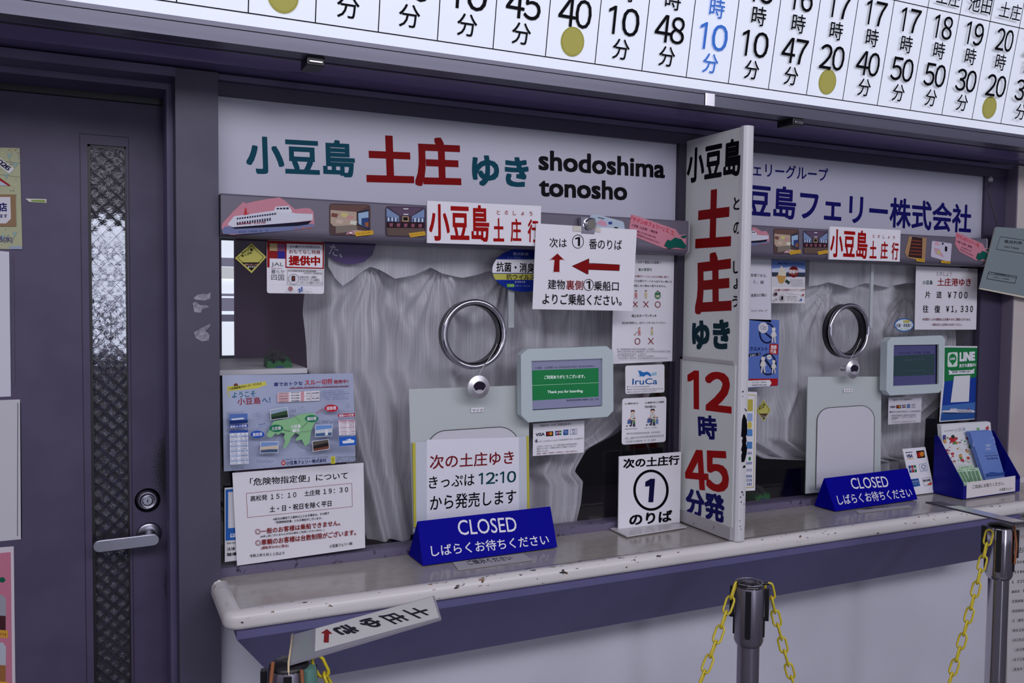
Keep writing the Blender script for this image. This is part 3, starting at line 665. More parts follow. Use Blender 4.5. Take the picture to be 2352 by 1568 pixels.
def ferry(z, box, label, outline):
    mb = flat(SY, z); mb.sheet(outline, (196,132,146))
    x0,y0,x1,y1 = box; P = lambda u,v: (x0+(x1-x0)*u, y0+(y1-y0)*v)
    mb.poly([P(.0,.86),P(.03,.78),P(.85,.72),P(.99,.70),P(1,.80),P(.75,.88),P(.28,.97),P(.02,.98)], (112,120,158))
    ship(mb, P)
    mb.text('olive Line', *P(.17,.70), *P(.47,.655), (y1-y0)*.07, (150,40,50), .004)
    mb.fine(*P(.78,.84), *P(.98,.81), (y1-y0)*.05, (220,110,80)); mb.fine(*P(.18,.92), *P(.50,.88), (y1-y0)*.04, (60,70,130))
    return add(mb, 'ferry_sticker', label, 'sticker', 'ferry stickers')
ferry(zA,(140,160,1140,560),'ferry photo sticker with pink backdrop at the left end of the left cassette',[(150,545),(136,470),(150,430),(270,300),(350,225),(372,203),(395,222),(500,198),(640,172),(760,155),(812,185),(930,285),(1010,272),(1090,272),(1130,310),(1140,480),(900,500),(680,520),(430,545),(250,560)])
ferry(zF,(-190,140,243,320),'ferry photo sticker half hidden behind the projecting sign on the right cassette',[(98,150),(130,155),(180,185),(215,180),(240,215),(243,272),(200,285),(98,303)])
def cabin(z, c, label):
    mb = flat(SY, z); x0,y0,x1,y1 = c; sk = .055*(x1-x0)
    P = lambda u,v: (x0+(x1-x0)*u, y0+(y1-y0)*v+sk*u*.5)
    q = lambda *p: [P(*i) for i in p]
    mb.sheet(q((0,0),(1,0),(1,1),(0,1)), (86,66,66), .0006, .008)
    mb.poly(q((.03,.05),(.97,.03),(.68,.25),(.03,.21)), (104,76,72))
    mb.poly(q((.03,.21),(.66,.25),(.66,.68),(.10,.72),(.03,.62)), (178,158,140))
    for k,(a,b_,col) in enumerate(((.06,.30,(120,74,66)),(.3,.28,(196,186,120)),(.44,.36,(190,140,140)),(.18,.50,(196,176,160)),(.52,.52,(206,206,190)))): mb.poly(q((a,b_),(a+.16,b_+.03),(a+.12,b_+.15),(a-.02,b_+.12)), col)
    mb.poly(q((.67,.25),(.96,.16),(.97,.82),(.69,.66)), (40,44,60)); mb.poly(q((.70,.29),(.95,.22),(.95,.76),(.71,.63)), (150,176,204))
    mb.poly(q((.78,.45),(.95,.42),(.95,.76),(.78,.66)), (46,66,116)); mb.poly(q((.86,.58),(.95,.56),(.95,.72),(.87,.70)), (150,90,60))
    mb.poly(q((.15,.72),(.60,.66),(.68,.72),(.66,.86),(.16,.95)), (126,116,106)); mb.poly(q((.66,.82),(.97,.86),(.97,.97),(.40,.97),(.45,.88)), (178,150,158))
    mb.oval(P(.52,.92), .07*(x1-x0), .05*(y1-y0), (150,40,50)); mb.oval(P(.52,.92), .05*(x1-x0), .03*(y1-y0), (220,214,216))
    mb.poly(q((.62,.87),(1.06,.82),(1.07,.95),(.64,1.03)), (206,160,52)); mb.text('ヤドンがいっぱい！', *P(.68,.95), *P(1.02,.885), (y1-y0)*.06, BLACK)
    return add(mb, 'cabin_sticker', label, 'sticker', 'cabin photo stickers')
cabin(zA,(1300,220,1745,560),'photo sticker of a ship cabin corner beside the ferry sticker, left window')
cabin(zF,(277,160,488,368),'photo sticker of a ship cabin corner on the right cassette')
def lounge(z, c, label):
    mb = flat(SY, z); x0,y0,x1,y1 = c; sk = .055*(x1-x0)
    P = lambda u,v: (x0+(x1-x0)*u, y0+(y1-y0)*v+sk*u*.5); q = lambda *p: [P(*i) for i in p]
    mb.sheet(q((0,0),(1,0),(1,1),(0,1)), (70,56,72), .0006, .008)
    mb.poly(q((.08,.03),(.92,.03),(.66,.30),(.36,.30)), (92,74,96))
    for s in (0,1):
        X = lambda u: u if not s else 1-u
        mb.poly(q((X(.03),.06),(X(.34),.32),(X(.34),.52),(X(.03),.52)), (120,140,176)); mb.poly(q((X(.03),.34),(X(.32),.40),(X(.32),.52),(X(.03),.52)), (70,86,120))
        for k in range(3): mb.poly(q((X(.06+.09*k),.37),(X(.10+.09*k),.38),(X(.10+.09*k),.50),(X(.06+.09*k),.50)), (196,206,222))
    mb.poly(q((.42,.32),(.58,.32),(.58,.50),(.42,.50)), (170,140,110)); mb.poly(q((.445,.35),(.555,.35),(.555,.46),(.445,.46)), (20,20,24))
    for v in (.06,.24): mb.poly(q((.44,v),(.58,v),(.56,v+.03),(.46,v+.03)), (230,232,236))
    mb.poly(q((.03,.52),(.97,.50),(.97,.70),(.03,.72)), (44,26,36))
    for k in range(5): mb.poly(q((.10+.18*k,.57),(.19+.18*k,.56),(.18+.18*k,.67),(.11+.18*k,.68)), (140,84,100))
    mb.poly(q((.03,.72),(.97,.70),(.95,.97),(.06,.97)), (98,80,74))
    mb.poly(q((.58,.88),(.98,.80),(1.0,.93),(.62,1.02)), (206,160,52)); mb.text('ゆっくりくつろぐ', *P(.63,.95), *P(.96,.87), (y1-y0)*.06, BLACK)
    return add(mb, 'lounge_sticker', label, 'sticker', 'lounge photo stickers')
lounge(zA,(1905,250,2340,575),'photo sticker of a ship lounge just left of the red destination plate, left window')
lounge(zF,(520,178,728,372),'photo sticker of a ship lounge left of the red destination plate, right window')
# stickers right of the plates
mb = flat(SY, zD); mb.sheet([(640,60),(700,48),(960,120),(970,180),(968,300),(640,240)],(176,190,206),.0006,.006)
mb.poly([(700,140),(740,100),(790,120),(805,165),(760,160)],(206,150,170)).rect(815,120,850,145,(50,70,140)).poly([(870,170),(905,172),(905,185),(870,184)],BLACK).poly([(715,75),(775,90),(775,97),(715,82)],BLACK)
add(mb,'map_sticker','pale blue sticker peeking out behind the clipped notice','sticker')
mb = flat(SY, zF); mb.sheet([(1400,225),(1545,240),(1530,440),(1385,400),(1365,360)],(168,130,96),.0006,.003); mb.poly([(1425,228),(1510,240),(1505,410),(1392,395)],(52,34,36))
for k in range(5): mb.poly([(1425-5*k,255+28*k),(1500,262+28*k),(1500,272+28*k),(1423-5*k,265+28*k)],(130,62,48))
mb.poly([(1460,405),(1530,415),(1528,440),(1458,432)],(206,160,52)).fine(1468,418,1520,426,8,BLACK)
add(mb,'menu_sticker','dark menu photo sticker right of the red plate on the right cassette','sticker')
mb = flat(SY, zF); mb.sheet([(1590,262),(1755,285),(1742,440),(1580,395)],(196,190,206),.0006,.006)
mb.poly([(1605,320),(1650,330),(1690,400),(1620,370)],(196,150,168)).poly([(1628,345),(1655,345),(1660,375),(1635,372)],(190,186,110)).poly([(1697,308),(1716,312),(1714,352),(1695,348)],BLACK).poly([(1610,270),(1640,268),(1660,300),(1615,300)],(206,160,176)).oval((1678,287),8,9,(40,40,60)).poly([(1665,425),(1742,432),(1740,452),(1663,446)],(206,160,52)).fine(1675,436,1735,442,8,BLACK)
add(mb,'photo_sticker','pale photo sticker between the dark menu sticker and the pink slogan sticker','sticker')
def slogan(z, T, label):
    mb = flat(SY, z); q = lambda *p: [T(*i) for i in p]
    mb.sheet(q((1030,48),(1110,72),(1452,192),(1490,245),(1555,240),(1548,385),(1345,372),(1080,268),(1012,185)), (196,128,144))
    k = abs(T(0,100)[1]-T(0,0)[1])/100
    mb.text('「ヤドンのフェリー」', *T(1030,88), *T(1345,188), 46*k, (196,30,60), .022)
    mb.text('小豆島（土庄港）～高松港', *T(1035,148), *T(1278,225), 26*k, (90,24,50), .012); mb.fine(*T(1350,190), *T(1450,240), 40*k, (196,70,60))
    mb.fine(*T(1085,210), *T(1265,270), 15*k, (90,24,50)); mb.fine(*T(1085,240), *T(1300,322), 15*k, (90,24,50))
    mb.poly(q((1340,345),(1370,290),(1400,300),(1440,270),(1500,285),(1545,345),(1540,378),(1450,362),(1385,376)), (16,86,76)); mb.poly(q((1500,255),(1555,245),(1540,275),(1505,270)), (16,86,76))
    return add(mb, 'slogan_sticker', label, 'sticker', 'pink slogan stickers')
slogan(zD, lambda x,y:(x,y), 'pink slogan sticker with dark green island at the right end of the left cassette')
slogan(zF, lambda x,y:(1790+(x-1030)*.52, 190+(y-48)*.74+(x-1030)*-.02), 'pink slogan sticker with dark green island behind the hanging grey booklet')
# red destination plates
for z,c,tx,lb in ((zC,[(382,192),(1613,249),(1605,683),(382,648)],None,'white plate with red destination lettering on the left cassette'),(zF,[(742,143),(1330,174),(1322,436),(738,416)],1,'white plate with red destination lettering on the right cassette')):
    mb = flat(-.058, z); mb.sheet(c, WHITE, .006)
    if not tx:
        mb.text('小豆島',402,420,1052,440,400,RED,.024); mb.text('土',1095,505,1212,508,252,RED,.025).text('庄',1282,510,1398,513,250,RED,.02).text('行',1468,515,1580,522,248,RED,.02)
        for k,ch in enumerate('とのしょう'): x = 1150+87*k; mb.text(ch,x-17,318+3.6*k,x+17,319+3.6*k,46 if ch!='ょ' else 36,RED,.004)
    else:
        mb.text('小豆島',748,278,1055,297,236,RED,.024); mb.text('土',1072,335,1130,337,146,RED,.025).text('庄',1163,340,1222,343,146,RED,.02).text('行',1254,346,1310,350,146,RED,.02)
        for k,ch in enumerate('とのしょう'): x = 1106+41*k; mb.text(ch,x-8,223+3*k,x+8,224+3*k,26 if ch!='ょ' else 20,RED,.004)
    add(mb,'destination_plate',lb,'sign','red destination plates')
# clipped notice and its magnet clip
mb = flat(-.066, zD); mb.sheet([(130,135),(1085,195),(1045,965),(95,948)], WHITE, .0015); lmn = mat('clear_laminate',(214,212,222),.12)
mb.text('次は',255,318,420,322,92,BLACK,.008).text('番のりば',630,330,942,342,98,BLACK,.008)
mb.ring((525,308),56,66,6,BLACK).text('1',498,306,545,308,86,BLACK,.02)
mb.arrow((322,600),(330,416),56,66,146,DRED).arrow((918,556),(470,540),58,156,146,DRED)
mb.stroke([(288,598),(300,484),(256,482),(330,418),(398,482),(352,484),(352,598)],5,(230,226,232),True); mb.stroke([(470,540),(630,470),(628,512),(920,528),(916,584),(625,572),(612,616)],4,(60,20,30),True)
mb.text('建物',240,712,402,716,92,BLACK,.008).text('裏側',412,718,572,722,92,DRED,.008).text('乗船口',676,726,910,732,92,BLACK,.008).ring((624,718),48,56,5,BLACK).text('1',602,718,640,719,76,BLACK,.014)
mb.text('よりご乗船ください。',188,850,938,866,104,BLACK,.008)
mb.rect(476,158,580,208,mat('tape',(206,200,190),.3),5); mb.rect(690,170,738,216,mat('tape',(206,200,190),.3),4)
add(mb,'direction_notice','white notice with two red arrows hanging from a round magnet clip','notice')
ct = on_y(*zz(zD,640,145),-.07)
mc = thing('magnet_clip', ct, 'chrome clip with round grey magnet holding the arrow notice', 'clip')
mb = flat(-.069, zD); mb.sheet([(556,72),(690,84),(684,236),(560,228)], M_chrome, .014); part(mb,'clip',mc,.001)
part(MB().lathe(ct,[(.0155,.0),(.0155,-.006),(.013,-.0075)],M_chrome,(0,1,0)),'magnet_rim',mc); part(MB().lathe(ct-Vector((0,.0074,0)),[(.0125,0),(.012,-.001)],mat('magnet_grey',(112,108,102),.5),(0,1,0)),'magnet',mc)

mb = flat(.045); mb.sheet([(744,548),(866,552),(856,585),(836,602),(800,608),(772,600),(750,585)],(78,58,112),.002); mb.text('た、',756,572,788,580,26,(190,184,204),.01)
add(mb,'purple_banner','dark purple banner with white lettering peeking over the left curtain','banner')
# ------------------------------------------------------------------ notices on the left window
PY = .013                                                       # papers on the pane
def person(mb, x, y, h, top, hair=(40,34,40), bottom=None, skin=(222,190,170), arms=0):
    """small printed figure standing in a notice, (x, y) at its feet"""
    k = h; mb.oval((x,y-.86*k),.12*k,.13*k,skin,n=14); mb.poly([(x-.13*k,y-.86*k),(x-.10*k,y-1.0*k),(x+.10*k,y-1.0*k),(x+.13*k,y-.86*k),(x,y-.93*k)],hair)
    mb.poly([(x-.10*k,y-.73*k),(x+.10*k,y-.73*k),(x+.13*k,y-.38*k),(x-.13*k,y-.38*k)],top)
    mb.poly([(x-.11*k,y-.38*k),(x-.01*k,y-.38*k),(x-.06*k,y),(x-.15*k,y)],bottom or top); mb.poly([(x+.01*k,y-.38*k),(x+.11*k,y-.38*k),(x+.15*k,y),(x+.06*k,y)],bottom or top)
    mb.poly([(x-.10*k,y-.72*k),(x-.2*k,y-.45*k),(x-.16*k,y-.42*k),(x-.07*k,y-.62*k)],skin); mb.poly([(x+.10*k,y-.72*k),(x+.2*k,y-.45*k),(x+.16*k,y-.42*k),(x+.07*k,y-.62*k)],skin)
def cross(mb, x, y, r, w_, c): mb.stroke([(x-r,y-r*1.2),(x+r,y+r*1.2)],w_,c); mb.stroke([(x+r,y-r*1.2),(x-r,y+r*1.2)],w_,c)
# diamond sticker
def diamond(z, P, label):
    mb = flat(PY, z); q = lambda *p: [P(*i) for i in p]; k = abs(P(0,100)[1]-P(0,0)[1])/100
    mb.sheet(q((458,648),(620,800),(460,975),(280,812)), (186,180,96))
    mb.stroke(q((458,680),(590,800),(460,945),(312,810)), 5*k, BLACK, True); mb.poly(q((352,858),(552,858),(460,945)), BLACK)
    mb.text('ヤドン', *P(352,762), *P(432,722), 30*k, BLACK, .03).text('あくび中', *P(350,790), *P(462,752), 30*k, BLACK, .03)
    mb.text('雨がふることが', *P(385,880), *P(530,880), 22*k, (206,150,140), .02).text('あります', *P(418,906), *P(500,906), 22*k, (214,208,210), .02)
    mb.poly(q((440,700),(455,712),(476,702),(468,722),(478,736),(460,732),(446,740),(448,722)), BLACK)
    return add(mb, 'diamond_sticker', label, 'sticker', 'yellow diamond stickers')
diamond(zA, lambda x,y:(x,y), 'yellow diamond warning sticker at the top left corner of the left window')
# coupon notice
mb = flat(PY-.001, zA); mb.sheet([(624,618),(1246,640),(1243,1198),(626,1190)], WHITE, .001, .006)
mb.poly([(628,622),(1242,643),(1241,930),(628,912)],(150,24,30)); mb.poly([(838,655),(1228,668),(1226,916),(838,903)],WHITE)
for x0,y0,x1,y1,c in ((655,652,738,732,(196,172,124)),(741,655,822,734,(132,82,120)),(741,738,822,816,(44,44,140)),(655,735,738,812,(136,30,30))): mb.rect(x0,y0,x1,y1,c,2)
mb.poly([(655,815),(825,820),(825,1098),(655,1095)],WHITE)
mb.text('JAL麗らか四国2026',870,688,1197,695,30,BLACK,.006).text('おもてなし特典',865,740,1203,750,44,DRED,.012).text('提供中',862,836,1200,842,106,RED,.04)
mb.text('JAL',672,882,806,886,52,(90,90,96)).text('麗らか',672,957,816,960,44,(80,80,88)).text('四国',672,1019,810,1022,62,(70,70,78))
mb.fine(672,920,800,923,10,DRED); mb.fine(852,948,1155,952,18,BLACK,26); mb.fine(1020,972,1218,976,18,BLACK,18)
mb.stroke([(843,932),(1226,944),(1224,1104),(843,1098)],3,(90,88,96),True)
mb.ring((910,1038),58,56,4,(60,56,64)); mb.rect(890,1005,926,1058,BLACK); mb.rect(900,1015,918,1048,(140,60,60))
mb.text('お会計の前、入場時に',975,1014,1166,1016,22,BLACK,.01).text('デジタルクーポン画面を',975,1044,1190,1046,22,BLACK,.01).text('スタッフに提示ください。',975,1074,1222,1077,22,BLACK,.01)
mb.oval((876,1140),22,21,(136,26,30)); mb.ring((876,1140),13,12,4,WHITE); mb.fine(820,1176,932,1177,8,BLACK)
for x,y in ((985,1125),(960,1142),(985,1148),(965,1165)): mb.rect(x,y,x+20,y+18,(60,90,160))
mb.fine(990,1176,1110,1178,8,BLACK); mb.fine(1015,1145,1100,1146,6,(150,150,160))
add(mb,'coupon_notice','square red and white coupon notice at the top of the left window','notice')
# antibacterial sticker
mb = flat(PY, zC); cc,rx,ry = (1432,940),347,236
mb.sheet([(cc[0]+rx*math.cos(2*math.pi*k/48),cc[1]+ry*math.sin(2*math.pi*k/48)) for k in range(48)],(22,44,140),.0006)
mb.oval(cc,rx,ry,WHITE,826,972); mb.oval(cc,rx,ry,(188,184,90),980,1046)
mb.text('無光触媒',1310,765,1476,768,34,(190,196,220)).text('人と環境にやさしい',1240,805,1570,811,24,(110,124,180)).text('抗菌・消臭施工',1128,905,1700,925,105,BLACK,.02).text('抗ウイルス',1235,1012,1545,1020,60,BLACK,.014).text('エコキメラ',1328,1068,1440,1070,20,WHITE,.01)
mb.rect(1242,1090,1322,1125,(110,170,70)); mb.fine(1250,1107,1315,1108,14,WHITE); mb.text('リボーン・テクノス',1332,1110,1490,1113,17,(190,196,220))
add(mb,'round_sticker','blue oval antibacterial sticker peeking out left of the arrow notice','sticker')
# pet notice
mb = flat(PY, zD); mb.sheet([(868,420),(1463,440),(1443,1440),(846,1468)], mat('laminated_paper',(226,224,232),.2), .001)
mb.text('ペットと同伴で乗船のお客様へ',1000,500,1312,508,28,BLACK,.006).text('船の客室内',1100,573,1225,573,29,GREEN,.012)
mb.text('持ち運びできる携行ケージに入れた状態に限り、',930,632,1392,645,22,DRED,.004).text('なお、客室内では携行ケージから出さない様にお',930,678,1415,688,22,(70,60,70),.004).text('籠が固定しない物は入室できません。',1000,724,1362,730,22,(50,44,54),.004)
person(mb,1075,848,78,(200,120,130)); person(mb,1168,848,78,(200,196,150)); mb.oval((1280,822),28,30,(60,120,80)); mb.poly([(1258,805),(1280,778),(1304,805),(1310,800),(1280,770),(1250,802)],(30,70,40)); mb.rect(1262,815,1298,838,(214,210,190)); 
for k in range(3): mb.rect(1268+12*k,815,1271+12*k,838,(40,70,50))
cross(mb,1068,902,20,7,DRED); cross(mb,1168,902,22,7,DRED); mb.ring((1280,904),26,30,6,DRED)
mb.text('船上のオープンデッキ',1035,1010,1268,1010,28,BLACK,.008).text('飼主様が管理の上、必ずリードをつないでください。',942,1078,1356,1076,22,(80,60,66),.004)
person(mb,1105,1198,76,(200,120,130)); person(mb,1225,1195,74,(200,196,150)); mb.stroke([(1092,1160),(1060,1185)],3,BLACK); mb.oval((1062,1188),9,6,(190,150,120))
mb.ring((1087,1252),26,31,6,DRED); cross(mb,1214,1250,23,7,DRED)
for y,x in ((1327,1240),(1348,1392),(1372,1160),(1392,1230),(1412,1358)): mb.fine(893,y,x,y-2,14,(70,66,80),int((x-893)/15))
add(mb,'pet_notice','tall white notice with circles and crosses behind the arrow notice','notice')
# card with blue dolphin and family fare card
mb = flat(PY, zK); mb.sheet([(1256,292),(1696,276),(1696,592),(1258,612)], WHITE, .0012, .007)
BL = (40,112,186)
mb.poly([(1392,350),(1412,346),(1430,352),(1442,346),(1436,362),(1470,366),(1500,358),(1530,372),(1548,400),(1538,416),(1520,402),(1496,392),(1478,404),(1462,414),(1440,410),(1420,412),(1408,408),(1420,398),(1408,378),(1410,364)],BL)
mb.poly([(1548,374),(1606,362),(1610,396),(1552,408)],(150,190,214)); mb.stroke([(1376,400),(1420,418),(1480,416)],4,(190,206,220)); mb.stroke([(1500,410),(1530,424),(1550,412)],4,(190,206,220))
mb.text('IruCa',1334,471,1616,466,68,(32,92,156),.012)
for k,x in enumerate((1525,1672,1592)): mb.oval((1280,530+28*k),6,6,BLACK,n=10); mb.fine(1292,530+28*k,x,524+23*k,11,(70,66,80))
add(mb,'dolphin_card','small rounded white card with blue dolphin mark above the family fare card','notice')
mb = flat(PY, zK); mb.sheet([(1222,662),(1719,638),(1710,1148),(1216,1182)], WHITE, .0012, .009)
mb.text('大人乗船券1枚のみ',1248,720,1402,714,22,BLACK,.012).text('大人乗船券1枚と小人乗船券',1475,710,1692,698,22,BLACK,.012).text('1枚が必要です。',1475,752,1600,748,22,BLACK,.012); mb.stroke([(1475,765),(1598,760)],2,BLACK)
for dx,dy in ((0,0),(222,-14)):
    person(mb,1338+dx,975+dy,185,(196,206,204),(44,36,40),(70,70,84)); person(mb,1352+dx,978+dy,98,(60,130,80),(40,36,40),(50,54,80))
    mb.poly([(1282+dx,898+dy),(1316+dx,892+dy),(1314+dx,940+dy),(1276+dx,948+dy)],(70,100,160)); mb.poly([(1280+dx,905+dy),(1300+dx,888+dy),(1322+dx,900+dy)],(180,100,80)); mb.stroke([(1312+dx,940+dy),(1340+dx,905+dy)],5,(60,60,70))
    mb.oval((1272+dx,970+dy),8,8,(50,50,60),n=12); mb.oval((1306+dx,966+dy),8,8,(50,50,60),n=12); mb.fine(1250+dx,1005+dy,1385+dx,998+dy,12,(80,76,90))
person(mb,1608,945,80,(70,120,190),(40,36,40),(60,110,180))
for y0,y1,x in ((1056,1034,1640),(1104,1072,1676),(1144,1120,1586)): mb.fine(1244,y0,x,y1,18,(50,46,60),int((x-1244)/19))
mb.stroke([(1245,1114),(1335,1107)],2,DRED)
add(mb,'family_fare_card','rounded white card with drawings of parents and prams under the dolphin card','notice')
# card payment notice
def logos(mb, P, k):
    """row of payment marks; P maps reference zoom positions"""
    q = lambda *p: [P(*i) for i in p]
    mb.text('VISA',*P(246,1070),*P(346,1060),36*k,(24,30,60),.03)
    mb.poly(q((362,1034),(443,1028),(443,1082),(362,1087)),(24,20,26)); mb.oval(P(388,1057),16*k,19*k,(160,32,30)); mb.oval(P(416,1055),16*k,19*k,(208,140,50))
    for i,c in enumerate(((26,70,140),(150,28,50),(30,110,70))): mb.poly(q((465+24*i,1026-2*i),(487+24*i,1024-2*i),(487+24*i,1074-2*i),(465+24*i,1076-2*i)),c)
    mb.text('JCB',*P(468,1050),*P(532,1046),20*k,WHITE,.02)
    mb.poly(q((557,1014),(613,1008),(613,1068),(557,1074)),(34,80,150)); mb.fine(*P(562,1032),*P(608,1028),10*k,WHITE,5); mb.fine(*P(562,1050),*P(608,1046),10*k,WHITE,5)
    mb.stroke(q((636,1008),(710,1003),(708,1060),(634,1066)),3*k,(90,100,140),True); mb.ring(P(672,1026),16*k,17*k,4*k,(70,80,130)); mb.fine(*P(648,1054),*P(696,1050),9*k,(90,96,130),6)
mb = flat(PY, zK); mb.sheet([(219,945),(796,908),(790,1268),(214,1308)], WHITE, .0008)
mb.text('下記のカードがご利用出来ます',288,968,650,945,30,BLACK,.006); logos(mb, lambda x,y:(x,y), 1)
mb.poly([(236,1137),(248,1120),(262,1116),(262,1154),(248,1154)],(90,90,100)); mb.text('このマークのあるカードはタッチ決済が利用できます。(15,000円まで)',270,1146,778,1107,20,BLACK)
mb.text('上記のカードであっても、カード会社の都合でお取り扱い出来ない',258,1200,720,1166,19,(50,46,60)).text('場合がございます。その際はお手数ですが現金にてお支払いを',256,1226,695,1194,19,(50,46,60)).text('お願いいたします。',256,1253,390,1246,19,(50,46,60)).text('回数券、定期券、手荷物券、乙才券等はカード支払い出来ません。',256,1282,718,1248,19,DRED)
add(mb,'payment_notice','white card payment notice under the lit fare display, left window','notice')
# ------------------------------------------------------------------ fare displays
M_bez = mat('display_bezel',(186,198,202),.35)
def display(z, outer, hole, Yf, depth, lit, label, T):
    mb = MB().plane((0,Yf,0)).zoom(*z); o = [mb.w(mb.g(p)) for p in outer]
    hp = [mb.w(mb.g(p)) for p in hole]; c = sum(o, Vector())/len(o)
    th = thing('fare_display', c, label, 'display', 'fare displays')
    # bezel: octagon frame around the screen opening
    n = len(o); f = MB(); vv = o+[p+Vector((0,depth,0)) for p in o]+hp+[p+Vector((0,.008,0)) for p in hp]
    near = lambda p: min(range(4), key=lambda i: (hp[i]-p).length)
    fs = [(i, i+n, (i+1)%n+n, (i+1)%n) for i in range(n)]+[tuple(range(n, 2*n))]
    for i in range(n):
        a, b_ = near(o[i]), near(o[(i+1)%n])
        fs.append((i, (i+1)%n, 2*n+b_, 2*n+a) if a != b_ else (i, (i+1)%n, 2*n+a))
    for i in range(4): fs.append((2*n+i, 2*n+(i+1)%4, 2*n+4+(i+1)%4, 2*n+4+i))
    f.add(vv, fs, M_bez); part(f, 'bezel', th)
    sc_ = MB().plane((0,Yf+.008,0)).zoom(*z); e = .32 if lit else .045
    g_ = lambda nm,c_: mat('screen_%s_%d' % (nm,lit), c_, .12, 0, .5, e)
    hp2 = [(p[0],p[1]) for p in hole]; sc_.poly(hp2, g_('blue',(116,118,146) if lit else (70,70,120)), 0)
    T(sc_, g_); part(sc_, 'screen', th)
    return th
def scr1(s, g):
    s.poly([(206,345),(955,316),(955,640),(211,684)], g('green',(16,104,56)))
    s.stroke([(208,514),(955,482)],4,g('pale',(150,190,160)))
    s.text('小豆島　土庄港行 <to TONOSHO-PORT, SHODOSHIMA >',234,318,916,295,26,(10,50,60),.004)
    s.text('ご利用ありがとうございます。',342,422,800,410,42,g('white',(214,224,222)),.012).text('Thank you for boarding.',378,592,780,578,40,g('white',(214,224,222)),.01)
    s.text('SHODOSHIMA FERRY CO., LTD',592,684,956,667,24,(20,30,60),.006)
    s.poly([(992,212),(998,210),(998,748),(992,748)],BLACK); s.poly([(212,785),(998,737),(998,748),(212,797)],BLACK)
display(zK,[(80,172),(158,104),(1046,72),(1118,128),(1122,800),(1058,866),(166,930),(86,852)],[(200,238),(998,210),(998,748),(212,797)],-.028,.024,1,'pale octagonal fare display with lit green screen, left window',scr1)
def scr2(s, g):
    s.poly([(228,212),(577,196),(575,375),(224,390)], g('green',(30,60,64)))
    s.text('ご利用ありがとうございます。',302,250,495,240,18,g('white',(70,84,104))).text('Thank you for boarding.',314,345,490,335,16,g('white',(70,84,104))); s.fine(270,190,540,182,14,(60,62,96))
    s.poly([(586,115),(615,115),(612,455),(586,455)],BLACK)
display(zN,[(172,95),(205,55),(640,38),(668,72),(645,492),(616,528),(195,552),(163,512)],[(228,120),(615,115),(612,455),(222,472)],-.03,.026,0,'pale octagonal fare display with dim dark screen, right window',scr2)
# ------------------------------------------------------------------ speaking rings, wires and microphones
def speaking_ring(px, py, rpx, wx, label, lm, wire):
    c = on_y(px,py,-.006); R_ = abs(on_y(px,py-rpx,-.006).z-c.z)
    th = thing('speaking_ring', c, label, 'ring', 'chrome speaking rings')
    r = .0068
    part(MB().tube([c+Vector((math.cos(a),0,math.sin(a)))*(R_-r) for a in [2*math.pi*k/64 for k in range(64)]], r, M_chrome, 14, True),'rim',th)
    part(MB().lathe(c,[(R_-.003,.012),(R_-.003,.03),(R_-.016,.03),(R_-.016,.002)],mat('dark_collar',(36,32,42),.3,.6),(0,1,0),64,False),'collar',th)
    mc = on_y(*wx,-.034); tm = thing('microphone', mc, lm, 'microphone', 'counter microphones')
    part(MB().lathe(mc,[(.0,-.004),(.016,-.004),(.029,.001),(.0285,.006),(.020,.010),(.008,.010),(.008,.046)],mat('spun_steel',(222,220,226),.36,.9),(0,1,0),40,False),'disc',tm).data.polygons.foreach_set('use_smooth',[False]*240)
    g = MB().plane((mc.x,mc.y-.0042,mc.z)); pts = [Vector((.0165*math.cos(a),.002+.0125*math.sin(a))) for a in [math.pi*k/12 for k in range(13)]]+[Vector((-.010,-.008)),Vector((-.004,-.0055)),Vector((.004,-.0055)),Vector((.010,-.008))]
    g.polyuv([Vector((p.x,p.y)) for p in pts],ink((40,32,48)),.0003); part(g,'grille',tm)
    part(MB().tube([on_y(x,y,Y) for x,y,Y in wire],.0009,mat('pale_wire',(190,186,180),.4),6),'wire',tm)
speaking_ring(1090,767.5,81,(1100,889),'chrome speaking ring in the left window pane','round steel microphone hanging under the left speaking ring',[(1142,790,-.0),(1135,805,-.01),(1122,826,-.016),(1108,845,-.022),(1101,860,-.032),(1100,868,-.034)])
speaking_ring(1951,760,64,(1960,848),'chrome speaking ring in the right window pane','round steel microphone hanging under the right speaking ring',[(1977,778,-.0),(1968,800,-.012),(1958,815,-.02),(1953,826,-.032),(1955,834,-.034)])
# ------------------------------------------------------------------ service hatch panels
M_sh = mat('hatch_acrylic',(190,196,196),.22)
def hatch(z, outer, arch, label, Y=.0115):
    mb = flat(Y, z); th = thing('hatch_panel', mb.w(mb.g(outer[3])), label, 'panel', 'pale hatch panels')
    mb.sheet(outer, M_sh, .003); part(mb, 'panel', th)
    ed = MB().plane((0,Y-.003,0)).zoom(*z); uv = [ed.g(p) for p in arch]
    ed.polyuv([Vector(p) for p in uv], mat('flap_acrylic',(206,204,212),.15), .0); part(ed, 'flap', th)
    part(MB().tube([ed.w(p,.0003) for p in uv], .0009, M_black, 6, caps=False), 'flap_edge', th); return th
def archpts(xl0,yl0,xl,xr,yt,ytr,xr0,yr0,r,r2):
    pts = [(xl0,yl0)]
    for k in range(9):
        a = math.pi/2*k/8; pts.append((xl+r*(1-math.cos(a)), yt+r2*(1-math.sin(a))))
    for k in range(9):
        a = math.pi/2*k/8; pts.append((xr-r*(1-math.sin(a)), ytr+r2*(1-math.cos(a))))
    pts.append((xr0,yr0)); return pts
hatch(zJ,[(170,-290),(1372,-330),(1372,1080),(215,1145)],archpts(352,1090,352,1276,122,88,1272,1020,200,200),'pale acrylic hatch panel below the left microphone')
hatch(zM,[(678,196),(1414,194),(1404,1290),(656,1366)],archpts(756,1320,770,1342,505,484,1334,1240,130,140),'pale acrylic hatch panel below the right microphone')
